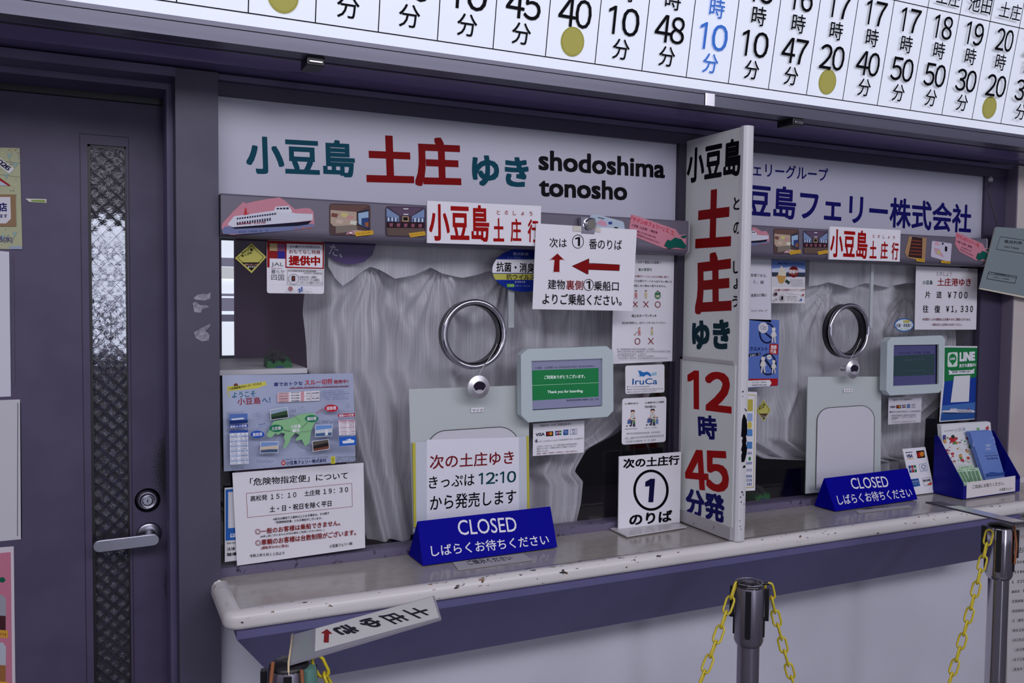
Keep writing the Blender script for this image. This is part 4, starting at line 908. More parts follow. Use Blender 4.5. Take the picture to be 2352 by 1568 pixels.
mb = flat(.0115-.0035, zI); mb.sheet([(840,1276),(972,1270),(972,1316),(838,1326)],WHITE,.0005); mb.text('マイク',850,1302,965,1298,28,(40,36,44),.01); add(mb,'microphone_label','small white paper label under the left microphone','label','microphone labels')
mb = flat(.0115-.0035, zM); mb.sheet([(1036,318),(1122,316),(1122,350),(1036,354)],WHITE,.0005); mb.text('マイク',1045,336,1116,334,20,(40,36,44),.01); add(mb,'microphone_label','small white paper label under the right microphone','label','microphone labels')
# ticket sale notice in a clear holder
th = thing('sale_notice', on_y(1080,1225,.003), 'clear holder with notice about 12:10 ticket sales behind the left closed sign', 'notice')
mb = flat(.003, zJ); mb.sheet([(212,240),(1368,180),(1378,1010),(222,1090)],mat('holder_clear',(200,204,214),.12),.002); part(mb,'holder',th)
mb = flat(.0026, zJ); mb.sheet([(350,215),(1270,190),(1272,1010),(350,1075)],(226,224,234),.0004); 
mb.text('次の土庄ゆき',380,442,1220,390,140,(118,28,36),.012).text('きっぷは',370,645,826,612,120,BLACK,.008).text('12:10',868,606,1242,582,115,(14,66,70),.014).text('から発売します',382,850,1242,780,150,BLACK,.008)
part(mb,'paper',th)
for k,q in enumerate(([(208,250),(236,246),(244,1090),(222,1092)],[(1348,182),(1369,180),(1379,1010),(1358,1012)])):
    mb = flat(.0016, zJ); mb.sheet(q,(190,182,70),.003); part(mb,'yellow_edge',th)
mb = MB().plane((0,.0012,0)).zoom(*zJ); mb.stroke(archpts(352,1080,352,1276,122,88,1272,1015,200,200)[1:-1],5,BLACK)
# ------------------------------------------------------------------ closed signs
M_blue = mat('closed_blue',(3,2,142),.5,0,.06)
def tent(z, TL, TR, BR, BL, BK, label, texts, zc):
    P = lambda p: zz(z,*p)
    bl, br, bk = (on_z(*P(p), zc) for p in (BL, BR, BK))
    U = (br-bl).normalized(); W = Vector((-U.y,U.x,0)); dep = min((bk-bl).dot(W), -.004-max(bl.y,br.y))
    def apex(p): return on_pl(*P(p), bl+W*dep*.5, W)
    al, ar = apex(TL), apex(TR); hgt = (al.z+ar.z)/2-zc; Lb = (br-bl).length
    mb = MB(); a = bl; b_ = bl+U*Lb; t0 = bl+W*dep*.5+U*((al-bl).dot(U))+Vector((0,0,hgt)); t1 = bl+W*dep*.5+U*((ar-bl).dot(U))+Vector((0,0,hgt))
    c0 = bl+W*dep; c1 = b_+W*dep
    mb.add([a,b_,t1,t0,c0,c1],[(0,1,2,3),(4,0,3),(1,5,2),(5,4,3,2),(0,4,5,1)],M_blue)
    mb.plane(a, U, (t0-a)-U*(t0-a).dot(U)).zoom(*z)
    for t in texts: mb.text(*t)
    o = mb.build('closed_sign', bevel=.0015); return tag(o, label, 'sign', 'blue closed signs')
tent(zJ,(255,1020),(1585,893),(1655,1290),(310,1475),(190,1340),'blue closed sign standing before the 12:10 ticket sale notice',[('CLOSED',660,1096,1245,1060,150,WHITE,.004),('しばらくお待ちください',392,1330,1568,1212,110,WHITE,.008)],CT+.002)
tent(zV,(695,165),(1385,98),(1470,348),(790,447),(590,380),'blue closed sign on the counter before the right hatch panel',[('CLOSED',918,218,1224,200,92,WHITE,.004),('しばらくお待ちください',806,355,1420,290,82,WHITE,.008)],CT+.002)
for z,q,tx,lb in ((zJ,[(608,1440),(1310,1352),(1415,1418),(668,1522)],('ご提示ください',752,1448,1196,1395,44,BLACK,.012),'paper strip lying on the counter before the left closed sign'),(zV,[(955,440),(1395,396),(1425,412),(985,462)],('ご提示ください',1012,430,1228,404,14,BLACK,.012),'paper strip lying on the counter before the right closed sign')):
    mb = MB().plane((0,0,CT+.0008),(1,0,0),(0,1,0)).zoom(*z); mb.sheet(q,(176,172,176),.0006); mb.text(*tx); add(mb,'counter_note',lb,'paper','paper strips on the counter')
# berth stand
bl, br = on_z(*zz(zL,525,1130),CT+.003), on_z(*zz(zL,1270,1044),CT+.003); U = (br-bl).normalized()
st = thing('berth_stand', (bl+br)/2, 'white plate with a large circled 1 standing on the counter', 'sign')
mb = MB().plane(bl,U).zoom(*zL); mb.sheet([(535,252),(1278,196),(1262,1042),(525,1130)],WHITE,.004)
mb.text('次の土庄行',583,338,1256,290,118,BLACK,.03); mb.ring((915,655),213,248,31,BLACK); mb.text('1',840,660,953,658,282,(18,16,60),.05); mb.text('のりば',655,1012,1168,960,140,BLACK,.03)
part(mb,'plate',st)
W = Vector((U.y,-U.x,0)); f = [on_z(*zz(zL,*p),CT+.0055) for p in ((425,1108),(625,1205),(1345,1090),(1255,1050))]
part(MB().prism([p for p in f],(0,0,-.0035),mat('stand_base',(196,192,196),.3)),'base',st)
# ------------------------------------------------------------------ papers at the lower left of the left window
SLV = mat('map_paper',(166,174,200),.14)
mb = flat(.004, zG); mb.sheet([(38,735),(1133,718),(1155,1455),(52,1540)], SLV, .0015)
q = lambda *p: p
mb.poly([(78,830),(410,785),(400,800),(412,815),(330,845),(85,868)],(206,200,90)); mb.poly([(78,868),(86,866),(102,915),(94,918)],(206,200,90))
mb.text('小豆島航路がおトク！アクセス',95,850,366,803,22,BLACK,.02); mb.text('ようこそ',122,902,316,888,48,(30,110,140),.012).text('小豆島',165,955,358,945,58,(150,40,60),.012).text('へ！',372,945,440,942,44,(40,90,140),.01)
mb.poly([(135,812),(150,800),(165,808),(170,820),(135,822)],(120,60,50)); mb.oval((143,822),5,5,BLACK,n=10); mb.oval((163,821),5,5,BLACK,n=10)
mb.text('車でおトクな',470,812,710,800,34,(40,50,120),.012).text('スルー切符',728,796,962,786,46,(190,50,70),.014).text('発売中！',972,790,1092,784,32,(170,40,60),.014)
mb.stroke([(600,846),(1098,828)],4,(170,50,70)); mb.fine(612,838,1095,822,12,(90,40,70),40)
mb.poly([(496,880),(850,862),(850,945),(496,962)],(226,222,228)); mb.poly([(692,868),(720,866),(720,952),(692,954)],(206,150,160)); mb.poly([(496,880),(596,876),(596,958),(496,962)],(214,180,186))
for k,t_ in enumerate(('¥9,500','¥13,500','¥15,500','¥18,000')): mb.text(t_,612,882+22*k,680,878+22*k,13,(40,44,80),.01); mb.fine(510,888+21*k,585,884+21*k,11,(120,40,50))
for k,(a_,b_) in enumerate((('大人','¥2,400'),('小人','¥1,200'))): mb.text(a_,738,884+44*k,772,881+44*k,16,(40,44,80),.01); mb.text(b_,786,882+44*k,842,878+44*k,14,(40,44,80),.01)
mb.stroke([(722,906),(850,900)],2,(150,130,150)); mb.stroke([(776,866),(776,946)],2,(150,130,150))
for k in range(6): mb.fine(862,864+14*k,1050+20*(k%3),858+14*k-4,8,(60,70,140))
isl = [(398,1222),(420,1190),(438,1150),(455,1112),(520,1100),(600,1088),(640,1068),(690,1052),(760,1044),(800,1050),(812,1075),(822,1090),(800,1120),(786,1150),(770,1190),(762,1240),(755,1290),(720,1320),(700,1285),(690,1262),(648,1275),(640,1258),(672,1228),(640,1205),(600,1248),(585,1290),(548,1342),(538,1330),(552,1275),(540,1240),(552,1215),(520,1205),(492,1225),(470,1212),(440,1246),(408,1242)]
mb.poly(isl,(140,190,140))
for (x,y,rx,ry,c,t_,w_) in ((937,1003,56,30,(190,36,60),'姫路港',44),(772,1090,56,30,(30,120,84),'福田港',44),(478,1170,58,30,(30,116,80),'土庄港',44),(322,1220,58,30,(40,84,180),'高松港',44)): mb.oval((x,y),rx,ry,c); mb.text(t_,x-w_*.9,y+2,x+w_*.9,y-3,30,WHITE,.02)
mb.text('小豆島',598,1158,680,1150,30,(236,238,240),.03).text('観光',612,1190,672,1184,28,(236,238,240),.03)
for k in range(6): mb.oval((820+12*k,1048-7*k),3,3,(170,40,60),n=8); mb.oval((326+14*k,1172-26*math.sin(k/5*1.4)),3,3,(50,80,160),n=8); mb.oval((690+9*k,1166-9*k),3,3,BLACK,n=8); mb.oval((545+9*k,1184+2*k),3,3,BLACK,n=8)
mb.text('約100分',808,1042,868,1008,16,(170,40,60),.01); mb.text('約60分',332,1142,388,1128,16,(50,80,160),.01)
for pts,c1,c2,c3 in (([(428,1018),(564,995),(576,1078),(436,1096)],(150,170,190),(60,84,60),(34,50,40)),([(350,1284),(492,1282),(488,1368),(346,1372)],(120,150,200),(206,190,170),(70,90,120)),([(806,1143),(940,1142),(936,1230),(802,1236)],(110,150,210),(200,206,214),(70,100,140)),([(778,1280),(908,1262),(916,1338),(786,1360)],(90,84,80),(40,36,36),(120,70,60))):
    mb.poly([(pts[0][0]-4,pts[0][1]-4),(pts[1][0]+4,pts[1][1]-4),(pts[2][0]+4,pts[2][1]+4),(pts[3][0]-4,pts[3][1]+4)],WHITE)
    L_ = lambda a,b_,f: (pts[a][0]+(pts[b_][0]-pts[a][0])*f, pts[a][1]+(pts[b_][1]-pts[a][1])*f)
    mb.poly(pts,c1); mb.poly([L_(0,3,.45),L_(1,2,.3),pts[2],pts[3]],c2); mb.poly([L_(0,3,.75),((pts[0][0]+pts[1][0])/2,pts[3][1]-30),L_(1,2,.7),pts[2],pts[3]],c3)
mb.poly([(884,1192),(906,1190),(906,1225),(882,1228)],(226,228,232)); mb.poly([(882,1190),(895,1172),(908,1188)],(226,228,232))
for x,y,x2 in ((585,1018,640),(585,1032,640),(855,1108,915),(855,1120,940),(722,1348,775),(722,1360,770),(310,1394,390)): mb.fine(x,y,x2,y-3,10,(40,44,70))
for pts in ([(590,1055),(625,1065),(665,1095),(668,1118)],[(652,1226),(680,1196),(740,1190),(786,1184)],[(640,1282),(660,1315),(700,1335),(740,1342)],[(470,1215),(474,1235),(460,1260),(450,1272)]): mb.stroke(pts,2,(60,70,90))
for c_ in ((300,1060),(325,1050),(345,1068),(330,1082)): mb.ring(c_,16,14,2,(90,100,130))
mb.stroke([(1045,985),(1065,1000),(1086,990),(1080,975),(1062,965),(1068,990)],2,(90,100,130)); mb.stroke([(670,1010),(690,990),(705,992)],2,(90,100,130)); mb.stroke([(692,1022),(708,1016),(722,1022)],2,(90,100,130))
for k in range(4): mb.stroke([(310+34*k,1440+8*(k%2)),(325+34*k,1428+6*(k%2)),(345+34*k,1440),(330+34*k,1452),(310+34*k,1440+8*(k%2))],2,(80,96,140))
mb.poly([(84,1050),(236,1044),(238,1122),(86,1132)],(86,116,180)); mb.poly([(84,1104),(238,1096),(238,1122),(86,1132)],(30,50,110)); mb.poly([(100,1088),(200,1078),(212,1090),(110,1100)],(220,224,230))
mb.poly([(84,1140),(238,1132),(240,1158),(86,1166)],(40,70,160)); mb.text('高松⇔小豆島',92,1155,230,1144,20,WHITE,.02); mb.fine(90,1178,238,1170,12,(40,50,100))
mb.poly([(86,1186),(240,1180),(240,1202),(86,1210)],(50,80,160))
for k in range(13):
    y = 1208+19.5*k; c_ = (190,200,226) if k%2 else (226,228,236)
    mb.poly([(88,y),(240,y-7),(240,y+11),(88,y+19)],c_); mb.fine(95,y+9,150,y+7,10,(40,50,100),5); mb.fine(175,y+5,232,y+3,10,(40,50,100),5)
for k in range(4): mb.fine(95,1470+9*k,210-20*(k%2),1464+9*k,6,(60,66,90))
mb.poly([(972,1042),(1110,1034),(1112,1062),(974,1068)],(180,36,60)); mb.text('姫路⇔小豆島',982,1056,1102,1048,20,WHITE,.02); mb.fine(978,1080,1110,1074,11,(90,40,60))
for k in range(7):
    y = 1092+17.5*k; mb.poly([(976,y),(1112,y-4),(1112,y+13),(976,y+17)],(206,170,184) if not k else ((226,210,220) if k%2 else (232,228,236))); mb.fine(990,y+7,1040,y+5,9,(110,40,60),5); mb.fine(1060,y+5,1105,y+3,9,(110,40,60),5)
mb.poly([(976,1228),(1116,1220),(1118,1292),(978,1302)],(44,96,190)); mb.poly([(1000,1262),(1090,1250),(1105,1262),(1095,1276),(1010,1282)],(226,230,236)); mb.poly([(1030,1252),(1070,1240),(1080,1254)],(226,230,236))
mb.oval((518,1440),18,20,(180,40,40)); mb.text('山',508,1440,528,1440,20,WHITE,.03) if 0 else mb.stroke([(510,1430),(510,1446),(526,1446),(526,1430)],3,WHITE); mb.stroke([(518,1428),(518,1450)],3,WHITE)
mb.text('小豆島フェリー株式会社',540,1442,872,1418,32,(24,30,80),.03); mb.fine(505,1414,880,1390,11,(40,50,90),34); mb.fine(540,1468,770,1456,10,(60,66,90),24)
mb.poly([(905,1386),(938,1384),(940,1444),(906,1446)],(206,200,60)); mb.text('お',912,1400,932,1399,12,BLACK); mb.text('問',912,1416,932,1415,12,BLACK); mb.text('合',912,1432,932,1431,12,BLACK)
for k in range(4): mb.fine(946,1392+15*k,1118,1386+15*k,11,(30,34,60),20)
add(mb,'map_poster','pale blue laminated poster with green island map low in the left window','poster')
# dangerous goods notice
mb = flat(-.002, zH); mb.sheet([(195,208),(1945,72),(1968,1205),(258,1445)], mat('laminated_paper2',(226,223,230),.16), .0012)
mb.text('「危険物指定便」について',430,330,1735,240,98,BLACK,.012)
mb.stroke([(382,480),(1788,345),(1796,655),(398,803)],5,DRED,True)
mb.text('高松発',436,552,660,530,76,BLACK,.012).text('１５：１０',706,526,1048,496,68,BLACK,.012).text('土庄発',1155,482,1366,462,74,BLACK,.012).text('１９：３０',1408,456,1738,426,66,BLACK,.012)
mb.text('土・日・祝日を除く平日',692,692,1516,610,80,BLACK,.012)
mb.text('※祝日の関係で３連休以上となる場合は、その間で',738,824,1486,742,34,BLACK,.01).text('「危険物指定便」となる場合がございます。',768,866,1390,806,34,BLACK,.01)
mb.ring((534,988),37,37,5,DRED); mb.ring((534,988),24,24,4,DRED); mb.ring((538,1138),37,37,5,DRED); mb.ring((538,1138),24,24,4,DRED)
mb.text('一般のお客様は乗船できません。',576,986,1632,868,76,DRED,.014).text('(※申し訳ございませんが次の便をご利用くださいませ。)',568,1056,1420,962,34,BLACK,.01)
mb.text('車輌のお客様は台数制限がございます。',580,1130,1842,994,80,DRED,.014).text('(運転手のみに限る)',574,1208,945,1174,46,DRED,.012)
mb.text('小豆島フェリー㈱',1488,1182,1792,1142,44,BLACK,.01).text('令和２年５月１１日より',424,1310,886,1270,42,BLACK,.01)
add(mb,'dangerous_goods_notice','large white dangerous goods notice with red framed times low in the left window','notice')
mb = flat(.006, zH); mb.sheet([(92,408),(560,372),(590,1330),(95,1396)],(224,222,226),.001)
mb.poly([(104,428),(520,400),(540,1075),(104,1112)],(44,100,180)); mb.poly([(140,462),(500,436),(510,915),(140,945)],(214,212,218)); mb.text('ほじょ犬',168,1042,520,1010,64,WHITE,.03)
mb.text('Service dogs welcome',122,1148,560,1112,36,BLACK,.006).text('法律で認められた',122,1224,560,1188,44,BLACK,.008).text('聴導犬',122,1296,320,1278,46,BLACK,.012)
add(mb,'assistance_dog_sign','white and blue sign mostly hidden behind the dangerous goods notice','sign')
# ------------------------------------------------------------------ right window papers
mb = flat(PY, zU); mb.sheet([(40,126),(330,140),(328,830),(40,800)], mat('glossy_paper',(212,210,220),.08), .001)
mb.text('設備である、',112,330,284,336,34,(60,56,66),.006).text('と、疑',140,402,250,407,34,(60,56,66),.006).text('迷惑な行動に',112,545,284,540,34,(60,56,66),.006).text('フェリーグループ',112,708,284,708,26,(80,76,86),.004)
add(mb,'glossy_notice','glossy white notice at the upper left of the right window beside the projecting sign','notice')
mb = flat(PY, zU); mb.sheet([(333,168),(690,182),(685,628),(333,626)],(222,218,222),.001)
mb.poly([(333,170),(690,184),(688,330),(333,320)],(100,128,190)); mb.poly([(333,262),(560,240),(689,272),(688,300),(333,300)],(190,196,216)); mb.poly([(336,300),(688,306),(687,350),(336,345)],(54,58,74)); mb.poly([(336,345),(687,350),(686,458),(335,455)],(206,204,210))
mb.text('第4回小豆島ソフトクリームラリー',400,206,672,212,20,(24,28,90),.02)
mb.poly([(405,292),(425,262),(432,224),(446,240),(470,272),(488,300),(482,345),(400,330)],(216,206,190)); mb.stroke([(412,296),(470,284)],5,(190,180,164)); mb.stroke([(405,318),(484,308)],5,(190,180,164)); mb.poly([(384,330),(486,340),(468,400),(440,424),(408,410)],(190,146,84))
mb.oval((566,296),52,60,(110,24,26)); mb.text('開催中',518,292,614,294,42,(226,214,214),.03); mb.fine(538,322,592,324,10,(210,170,170))
mb.poly([(486,374),(528,402),(514,430),(472,402)],(40,66,60)); 
for k in range(5): mb.fine(532,378+15*k,660,382+15*k,8,(130,126,136))
mb.text('JAL麗らか四国キャンペーン2026',350,488,678,486,22,DRED,.02); mb.rect(346,514,378,548,(70,50,60)); mb.stroke([(398,505),(398,612)],2,(120,116,126)); mb.ring((431,574),30,38,3,(90,86,96)); mb.rect(420,552,440,594,BLACK); mb.oval((650,540),10,11,(150,40,50)); mb.rect(620,580,640,602,(70,110,170))
for k in range(3): mb.fine(476,560+20*k,590,560+20*k,11,BLACK)
mb.fine(412,520,540,520,9,(90,86,96)); mb.fine(490,536,606,537,9,(90,86,96)); mb.fine(626,560,672,560,6,(120,40,50)); mb.fine(646,600,680,600,6,(90,86,110)); mb.rect(340,575,366,600,(170,160,166))
add(mb,'ice_cream_notice','colourful soft ice cream campaign notice at the top of the right window','notice')
mb = flat(PY, zU); mb.sheet([(40,795),(414,806),(405,1502),(40,1530)], mat('blue_poster',(84,112,186),.12), .001)
mb.ring((285,945),86,112,18,(24,30,70)); mb.stroke([(215,900),(345,1010)],20,(24,30,70)); mb.oval((245,888),52,58,(206,204,212)); mb.ring((236,886),18,22,4,(60,66,90)); mb.ring((262,892),14,18,4,(60,66,90))
def pale(x,y,h): person(mb,x,y,h,(216,212,208),(216,212,208),(206,202,200),(220,216,212))
pale(355,1045,160); mb.text('ハラスメント',60,1110,290,1112,40,(24,30,90),.03); mb.poly([(312,1055),(404,1062),(398,1172),(306,1166)],(168,36,36)); mb.text('迷惑',322,1090,384,1094,42,(232,222,222),.03); mb.text('行為',318,1136,380,1140,42,(232,222,222),.03)
mb.poly([(60,1170),(214,1150),(212,1180),(60,1198)],(24,28,60)); mb.fine(100,1184,208,1166,20,WHITE,5)
mb.ring((295,1275),88,116,16,(24,30,60)); mb.stroke([(240,1190),(365,1360)],20,(24,30,60)); mb.oval((305,1198),26,26,(216,214,220)); mb.text('SNS',288,1198,322,1198,13,BLACK); pale(240,1365,170); pale(352,1370,140)
mb.poly([(90,1428),(396,1424),(392,1500),(88,1506)],(170,24,30)); mb.poly([(40,1448),(310,1440),(328,1472),(308,1506),(40,1520)],(224,222,226)); mb.fine(118,1468,276,1462,14,(40,44,80)); mb.fine(118,1496,276,1490,14,(40,44,80))
add(mb,'harassment_poster','blue laminated poster with crossed circles beside the projecting sign','poster')
mb = flat(PY, zM); mb.sheet([(20,342),(168,348),(150,1332),(20,1340)], WHITE, .001); mb.stroke([(30,375),(150,380),(134,1300),(30,1308)],8,(196,180,90),True)
mb.poly([(40,420),(128,422),(126,540),(40,540)],(190,176,80)); mb.poly([(40,560),(124,562),(122,640),(40,640)],(150,170,214)); mb.oval((95,680),22,40,(210,190,90)); mb.rect(60,720,122,790,(90,140,200)); mb.rect(60,845,120,915,(80,130,190)); mb.oval((95,1015),12,20,(40,130,70))
for k,y in enumerate((960,1060,1130,1190,1230,1270)): mb.fine(60,y,118,y-2,26,(60,80,150),3)
add(mb,'yellow_bordered_notice','narrow white notice with yellow border half hidden by the projecting sign','notice')
diamond(zM, lambda x,y:(160+(x-280)*.43, 428+(y-650)*.66), 'yellow diamond warning sticker beside the yellow bordered notice, right window')
mb = flat(PY, zF); mb.sheet([(1358+80*math.cos(2*math.pi*k/40),960+56*math.sin(2*math.pi*k/40)) for k in range(40)],(60,100,160),.0006); mb.oval((1358,960),72,46,(214,220,226)); mb.poly([(1350,922),(1400,918),(1412,930),(1396,944),(1350,940)],(180,170,90)); mb.text('抗菌・消臭施工',1292,964,1424,962,32,(50,60,90),.02); mb.fine(1320,992,1400,992,9,(60,140,80))
add(mb,'round_sticker','small blue rimmed oval antibacterial sticker left of the fare price notice','sticker')
mb = flat(PY-.001, zF); mb.sheet([(1458,474),(1969,494),(1955,998),(1446,998)], mat('laminated_paper3',(222,218,226),.14), .001)
mb.text('とのしょう',1628,536,1752,538,34,(110,104,112),.004).text('小豆島',1510,608,1594,608,36,(30,70,66),.02).text('土庄港ゆき',1634,604,1912,606,66,DRED,.014)
mb.text('片　道',1532,708,1668,710,58,BLACK,.01).text('￥７００',1718,712,1882,712,56,BLACK,.012).text('往　復',1512,826,1655,828,62,BLACK,.01).text('￥１，３３０',1704,830,1926,830,60,BLACK,.012)
mb.text('※往復きっぷの復路は土庄港からのご乗船となります。',1508,912,1908,914,22,(110,40,56),.008).text('一週間以内に土庄港からお戻りください。',1578,956,1836,956,20,(110,40,56),.006)
add(mb,'price_notice','white price notice reading 700 and 1,330 yen in the right window','notice')
mb = flat(PY, zN); mb.sheet([(183,570),(468,556),(458,782),(178,802)],(206,203,212),.0008)
mb.text('下記のカードがご利用出来ます',214,592,386,584,15,BLACK,.012); logos(mb, lambda x,y: (194+(x-246)*.468, 652+(y-1070)*.52+(x-246)*.016), .5)
mb.poly([(188,692),(194,684),(198,684),(198,702),(194,700)],(90,90,100))
for y,x in ((692,448),(722,410),(738,405),(752,250)): mb.fine(198,y,x,y-8,10,(50,46,60),int((x-198)/9))
mb.fine(196,778,412,768,10,DRED,24)
add(mb,'payment_notice','white card payment notice under the dim fare display, right window','notice')
mb = flat(PY-.002, zN); mb.sheet([(656,127),(951,130),(929,756),(619,779)],(222,222,226),.001)
mb.poly([(664,140),(944,143),(936,395),(660,432)],(30,120,66)); mb.poly([(662,432),(936,395),(922,750),(627,770)],(30,62,150)); mb.poly([(640,640),(930,610),(922,750),(627,770)],(70,110,176)); mb.poly([(632,712),(926,690),(922,750),(627,770)],(44,84,150))
mb.sheet([(690,185),(775,180),(772,305),(686,308)],(220,224,222),-.0004,.003) if 0 else mb.poly([(700,184),(766,180),(775,192),(772,296),(762,306),(696,309),(687,298),(690,196)],(214,224,218))
mb.oval((732,236),32,42,(30,130,70)); mb.poly([(716,268),(748,268),(730,296)],(30,130,70)); mb.text('LINE',710,238,752,236,20,WHITE,.04)
mb.text('LINE',790,222,922,214,78,WHITE,.06); mb.text('友だち募集中！',786,296,930,290,32,WHITE,.03)
mb.poly([(692,338),(712,334),(712,342),(905,332),(905,324),(920,324),(912,344),(918,362),(900,362),(900,366),(712,372),(694,374),(702,356)],WHITE); mb.text('最新情報・割引情報をお届け！',726,352,886,346,14,(40,50,60),.02)
mb.poly([(742,386),(880,379),(868,604),(712,612)],(216,216,222))
P = lambda u,v: (930-292*u, 628+100*v-10*u)
ship(mb, lambda u,v: (924-288*(u-.06)/.92, 690+78*(v-.62)+14*(u-.5)), (150,50,50))
add(mb,'messaging_poster','green and blue poster with white ferry photo at the right edge of the right window','poster')
# ------------------------------------------------------------------ card stand and brochure box on the right end of the counter
ca, cb = on_z(*zz(zN,385,1408),CT+.002), on_z(*zz(zN,580,1384),CT+.002); U = (cb-ca).normalized(); W = Vector((-U.y,U.x,0))
tl_z = .36
mb = MB().plane(ca, U, Vector((0,0,1))+W*.22).zoom(*zN)
mb.sheet([(303,1010),(497,993),(580,1383),(390,1406)],WHITE,.003)
mb.poly([(326,1040),(386,1034),(387,1040),(328,1047)],(24,26,60)); mb.text('VISA',336,1074,389,1068,30,(30,36,90),.04); mb.poly([(340,1096),(398,1088),(399,1094),(341,1101)],(200,150,60))
mb.poly([(418,1028),(485,1020),(496,1084),(430,1092)],(26,22,26)); mb.oval((446,1058),20,24,(168,36,32)); mb.oval((468,1054),18,22,(206,130,50))
for i,c in enumerate(((30,70,140),(150,28,50),(34,110,70))): mb.poly([(351+22*i,1155-2*i),(370+22*i,1152-2*i),(381+22*i,1212-2*i),(363+22*i,1216-2*i)],c)
mb.text('JCB',360,1186,418,1180,22,WHITE,.02); mb.stroke([(442,1142),(505,1132),(516,1196),(456,1206)],3,(120,126,160),True); mb.ring((480,1162),18,18,5,(80,90,140)); mb.fine(462,1192,506,1186,9,(100,104,130),6)
mb.poly([(374,1270),(436,1262),(452,1326),(394,1336)],(36,84,156)); mb.fine(384,1292,436,1286,12,WHITE,5); mb.fine(390,1312,440,1306,12,WHITE,5)
mb.stroke([(470,1262),(534,1252),(548,1316),(486,1326)],3,(150,146,156),True); mb.text('DISCOVER',474,1284,536,1276,18,BLACK,.03); mb.poly([(508,1318),(546,1290),(549,1317)],(200,70,40))
mb.add([ca+U*.008+W*.004,cb-U*.008+W*.004,(ca+cb)/2+W*.045],[(0,1,2)],ink(WHITE))
add(mb,'card_stand','white leaning stand with payment card marks beside the blue brochure box','sign')
fl, fr_ = on_z(*zz(zN,818,1443),CT+.002), on_z(*zz(zN,1306,1374),CT+.002); U = (fr_-fl).normalized(); W = Vector((-U.y,U.x,0)); LB = (fr_-fl).length; DB = .109
bx = thing('brochure_box', (fl+fr_)/2+W*DB/2, 'blue open brochure box with white front label at the right end of the counter', 'box')
M_bb = mat('box_blue',(10,10,120),.35,0,.2); Zv = Vector((0,0,1)); hf = .042; hb = .19
U0, W0 = U.copy(), W.copy()
def bxp(u,w_,z): return fl+U*u+W*w_+Zv*z
side = [(0,0),(DB,0),(DB,hb),(DB-.012,hb),(.0,hf+.008)]
for u,nm in ((0,'side_panel'),(LB-.003,'side_panel')): part(MB().prism([bxp(u,a,b_) for a,b_ in side],U*.003,M_bb),nm,bx)
part(MB().prism([bxp(.003,0,0),bxp(LB-.003,0,0),bxp(LB-.003,0,hf),bxp(.003,0,hf)],W*.003,M_bb),'front_panel',bx)
part(MB().prism([bxp(.003,DB-.003,0),bxp(LB-.003,DB-.003,0),bxp(LB-.003,DB-.003,hb*.85),bxp(.003,DB-.003,hb*.85)],W*.003,M_bb),'back_panel',bx)
part(MB().prism([bxp(.003,.003,.0),bxp(LB-.003,.003,.0),bxp(LB-.003,DB-.003,.0),bxp(.003,DB-.003,.0)],Zv*.003,M_bb),'base',bx)
mb = MB().plane(fl-W*.0008,U).zoom(*zN); mb.sheet([(854,1300),(1270,1240),(1268,1372),(850,1434)],(222,216,218),.0007); mb.text('ご自由にお取りください。',902,1336,1174,1304,32,BLACK,.008).text('小豆島フェリー',1132,1360,1248,1348,24,BLACK,.006)
part(mb,'front_label',bx)
def leaning(w0, lean, z, pts, paint, name, label, cat, group, n, dx, thick=.0025, paper=(222,222,226)):
    """n booklets leaning back in the box, the front one printed"""
    for k in range(n):
        mb = MB().plane(fl+W*(w0+.0038*k), U, Zv+W*lean).zoom(*z); mb.sheet([(x-dx*k,y-dx*.3*k) for x,y in pts], paper, thick)
        if k == 0: paint(mb)
        for v_ in mb.v: v_.z = max(v_.z, fl.z+.0035)
        lb = label if k == 0 else label+(', second in its stack','  third in its stack','  rearmost in its stack')[k-1].replace('  ',', ')
        o = mb.build(name); tag(o, lb, cat, group)
def p_big(mb):
    mb.text('小豆島',745,850,842,838,30,(150,150,166),.01); mb.fine(660,858,735,850,10,(120,120,140)); mb.oval((948,838),12,12,(110,180,110)); mb.poly([(1010,830),(1036,810),(1042,840),(1020,850)],(190,70,80))
    mb.poly([(645,892),(672,890),(672,944),(646,946)],(50,70,140))
    rn = random.Random(4)
    for k in range(60): x,y = 650+rn.random()*230, 900+rn.random()*230; r_ = 5+rn.random()*12; mb.oval((x,y),r_,r_*.8,((190,60,70),(80,140,80),(200,150,90),(160,80,110),(206,206,190))[k%5],n=8)
    mb.poly([(705,912),(745,905),(752,950),(710,955)],(190,50,60)); mb.oval((730,905),14,16,(40,60,50),n=14)
leaning(.078,.06,zN,[(632,806),(1056,781),(1098,1400),(668,1440)],p_big,'brochure','tall white brochure with island picture map in the blue box','brochure','white brochures in the blue box',4,9)
def p_blue(mb):
    mb.poly([(900,955),(960,930),(1010,945),(1085,905),(1100,960),(905,990)],(140,156,206)); mb.text('Kia・Ora',990,985,1060,980,22,WHITE,.01) if 0 else mb.fine(990,984,1060,978,20,(206,212,230),5); mb.fine(1012,1012,1058,1008,16,(206,212,230),4)
    mb.text('A Journey Around',1006,1072,1114,1064,17,(24,30,70),.006).text('Seto Inland Sea',1022,1094,1116,1086,17,(24,30,70),.006); mb.fine(1005,1046,1095,1040,5,(60,70,120)); mb.poly([(1010,1225),(1060,1205),(1120,1215),(1200,1200),(1204,1232),(1016,1250)],(60,90,160))
leaning(.050,.10,zN,[(880,868),(1066,854),(1206,1385),(1040,1405)],p_blue,'pamphlet','blue slanted pamphlet in the blue box','pamphlet','blue pamphlets in the blue box',3,14,.003,(110,136,200))
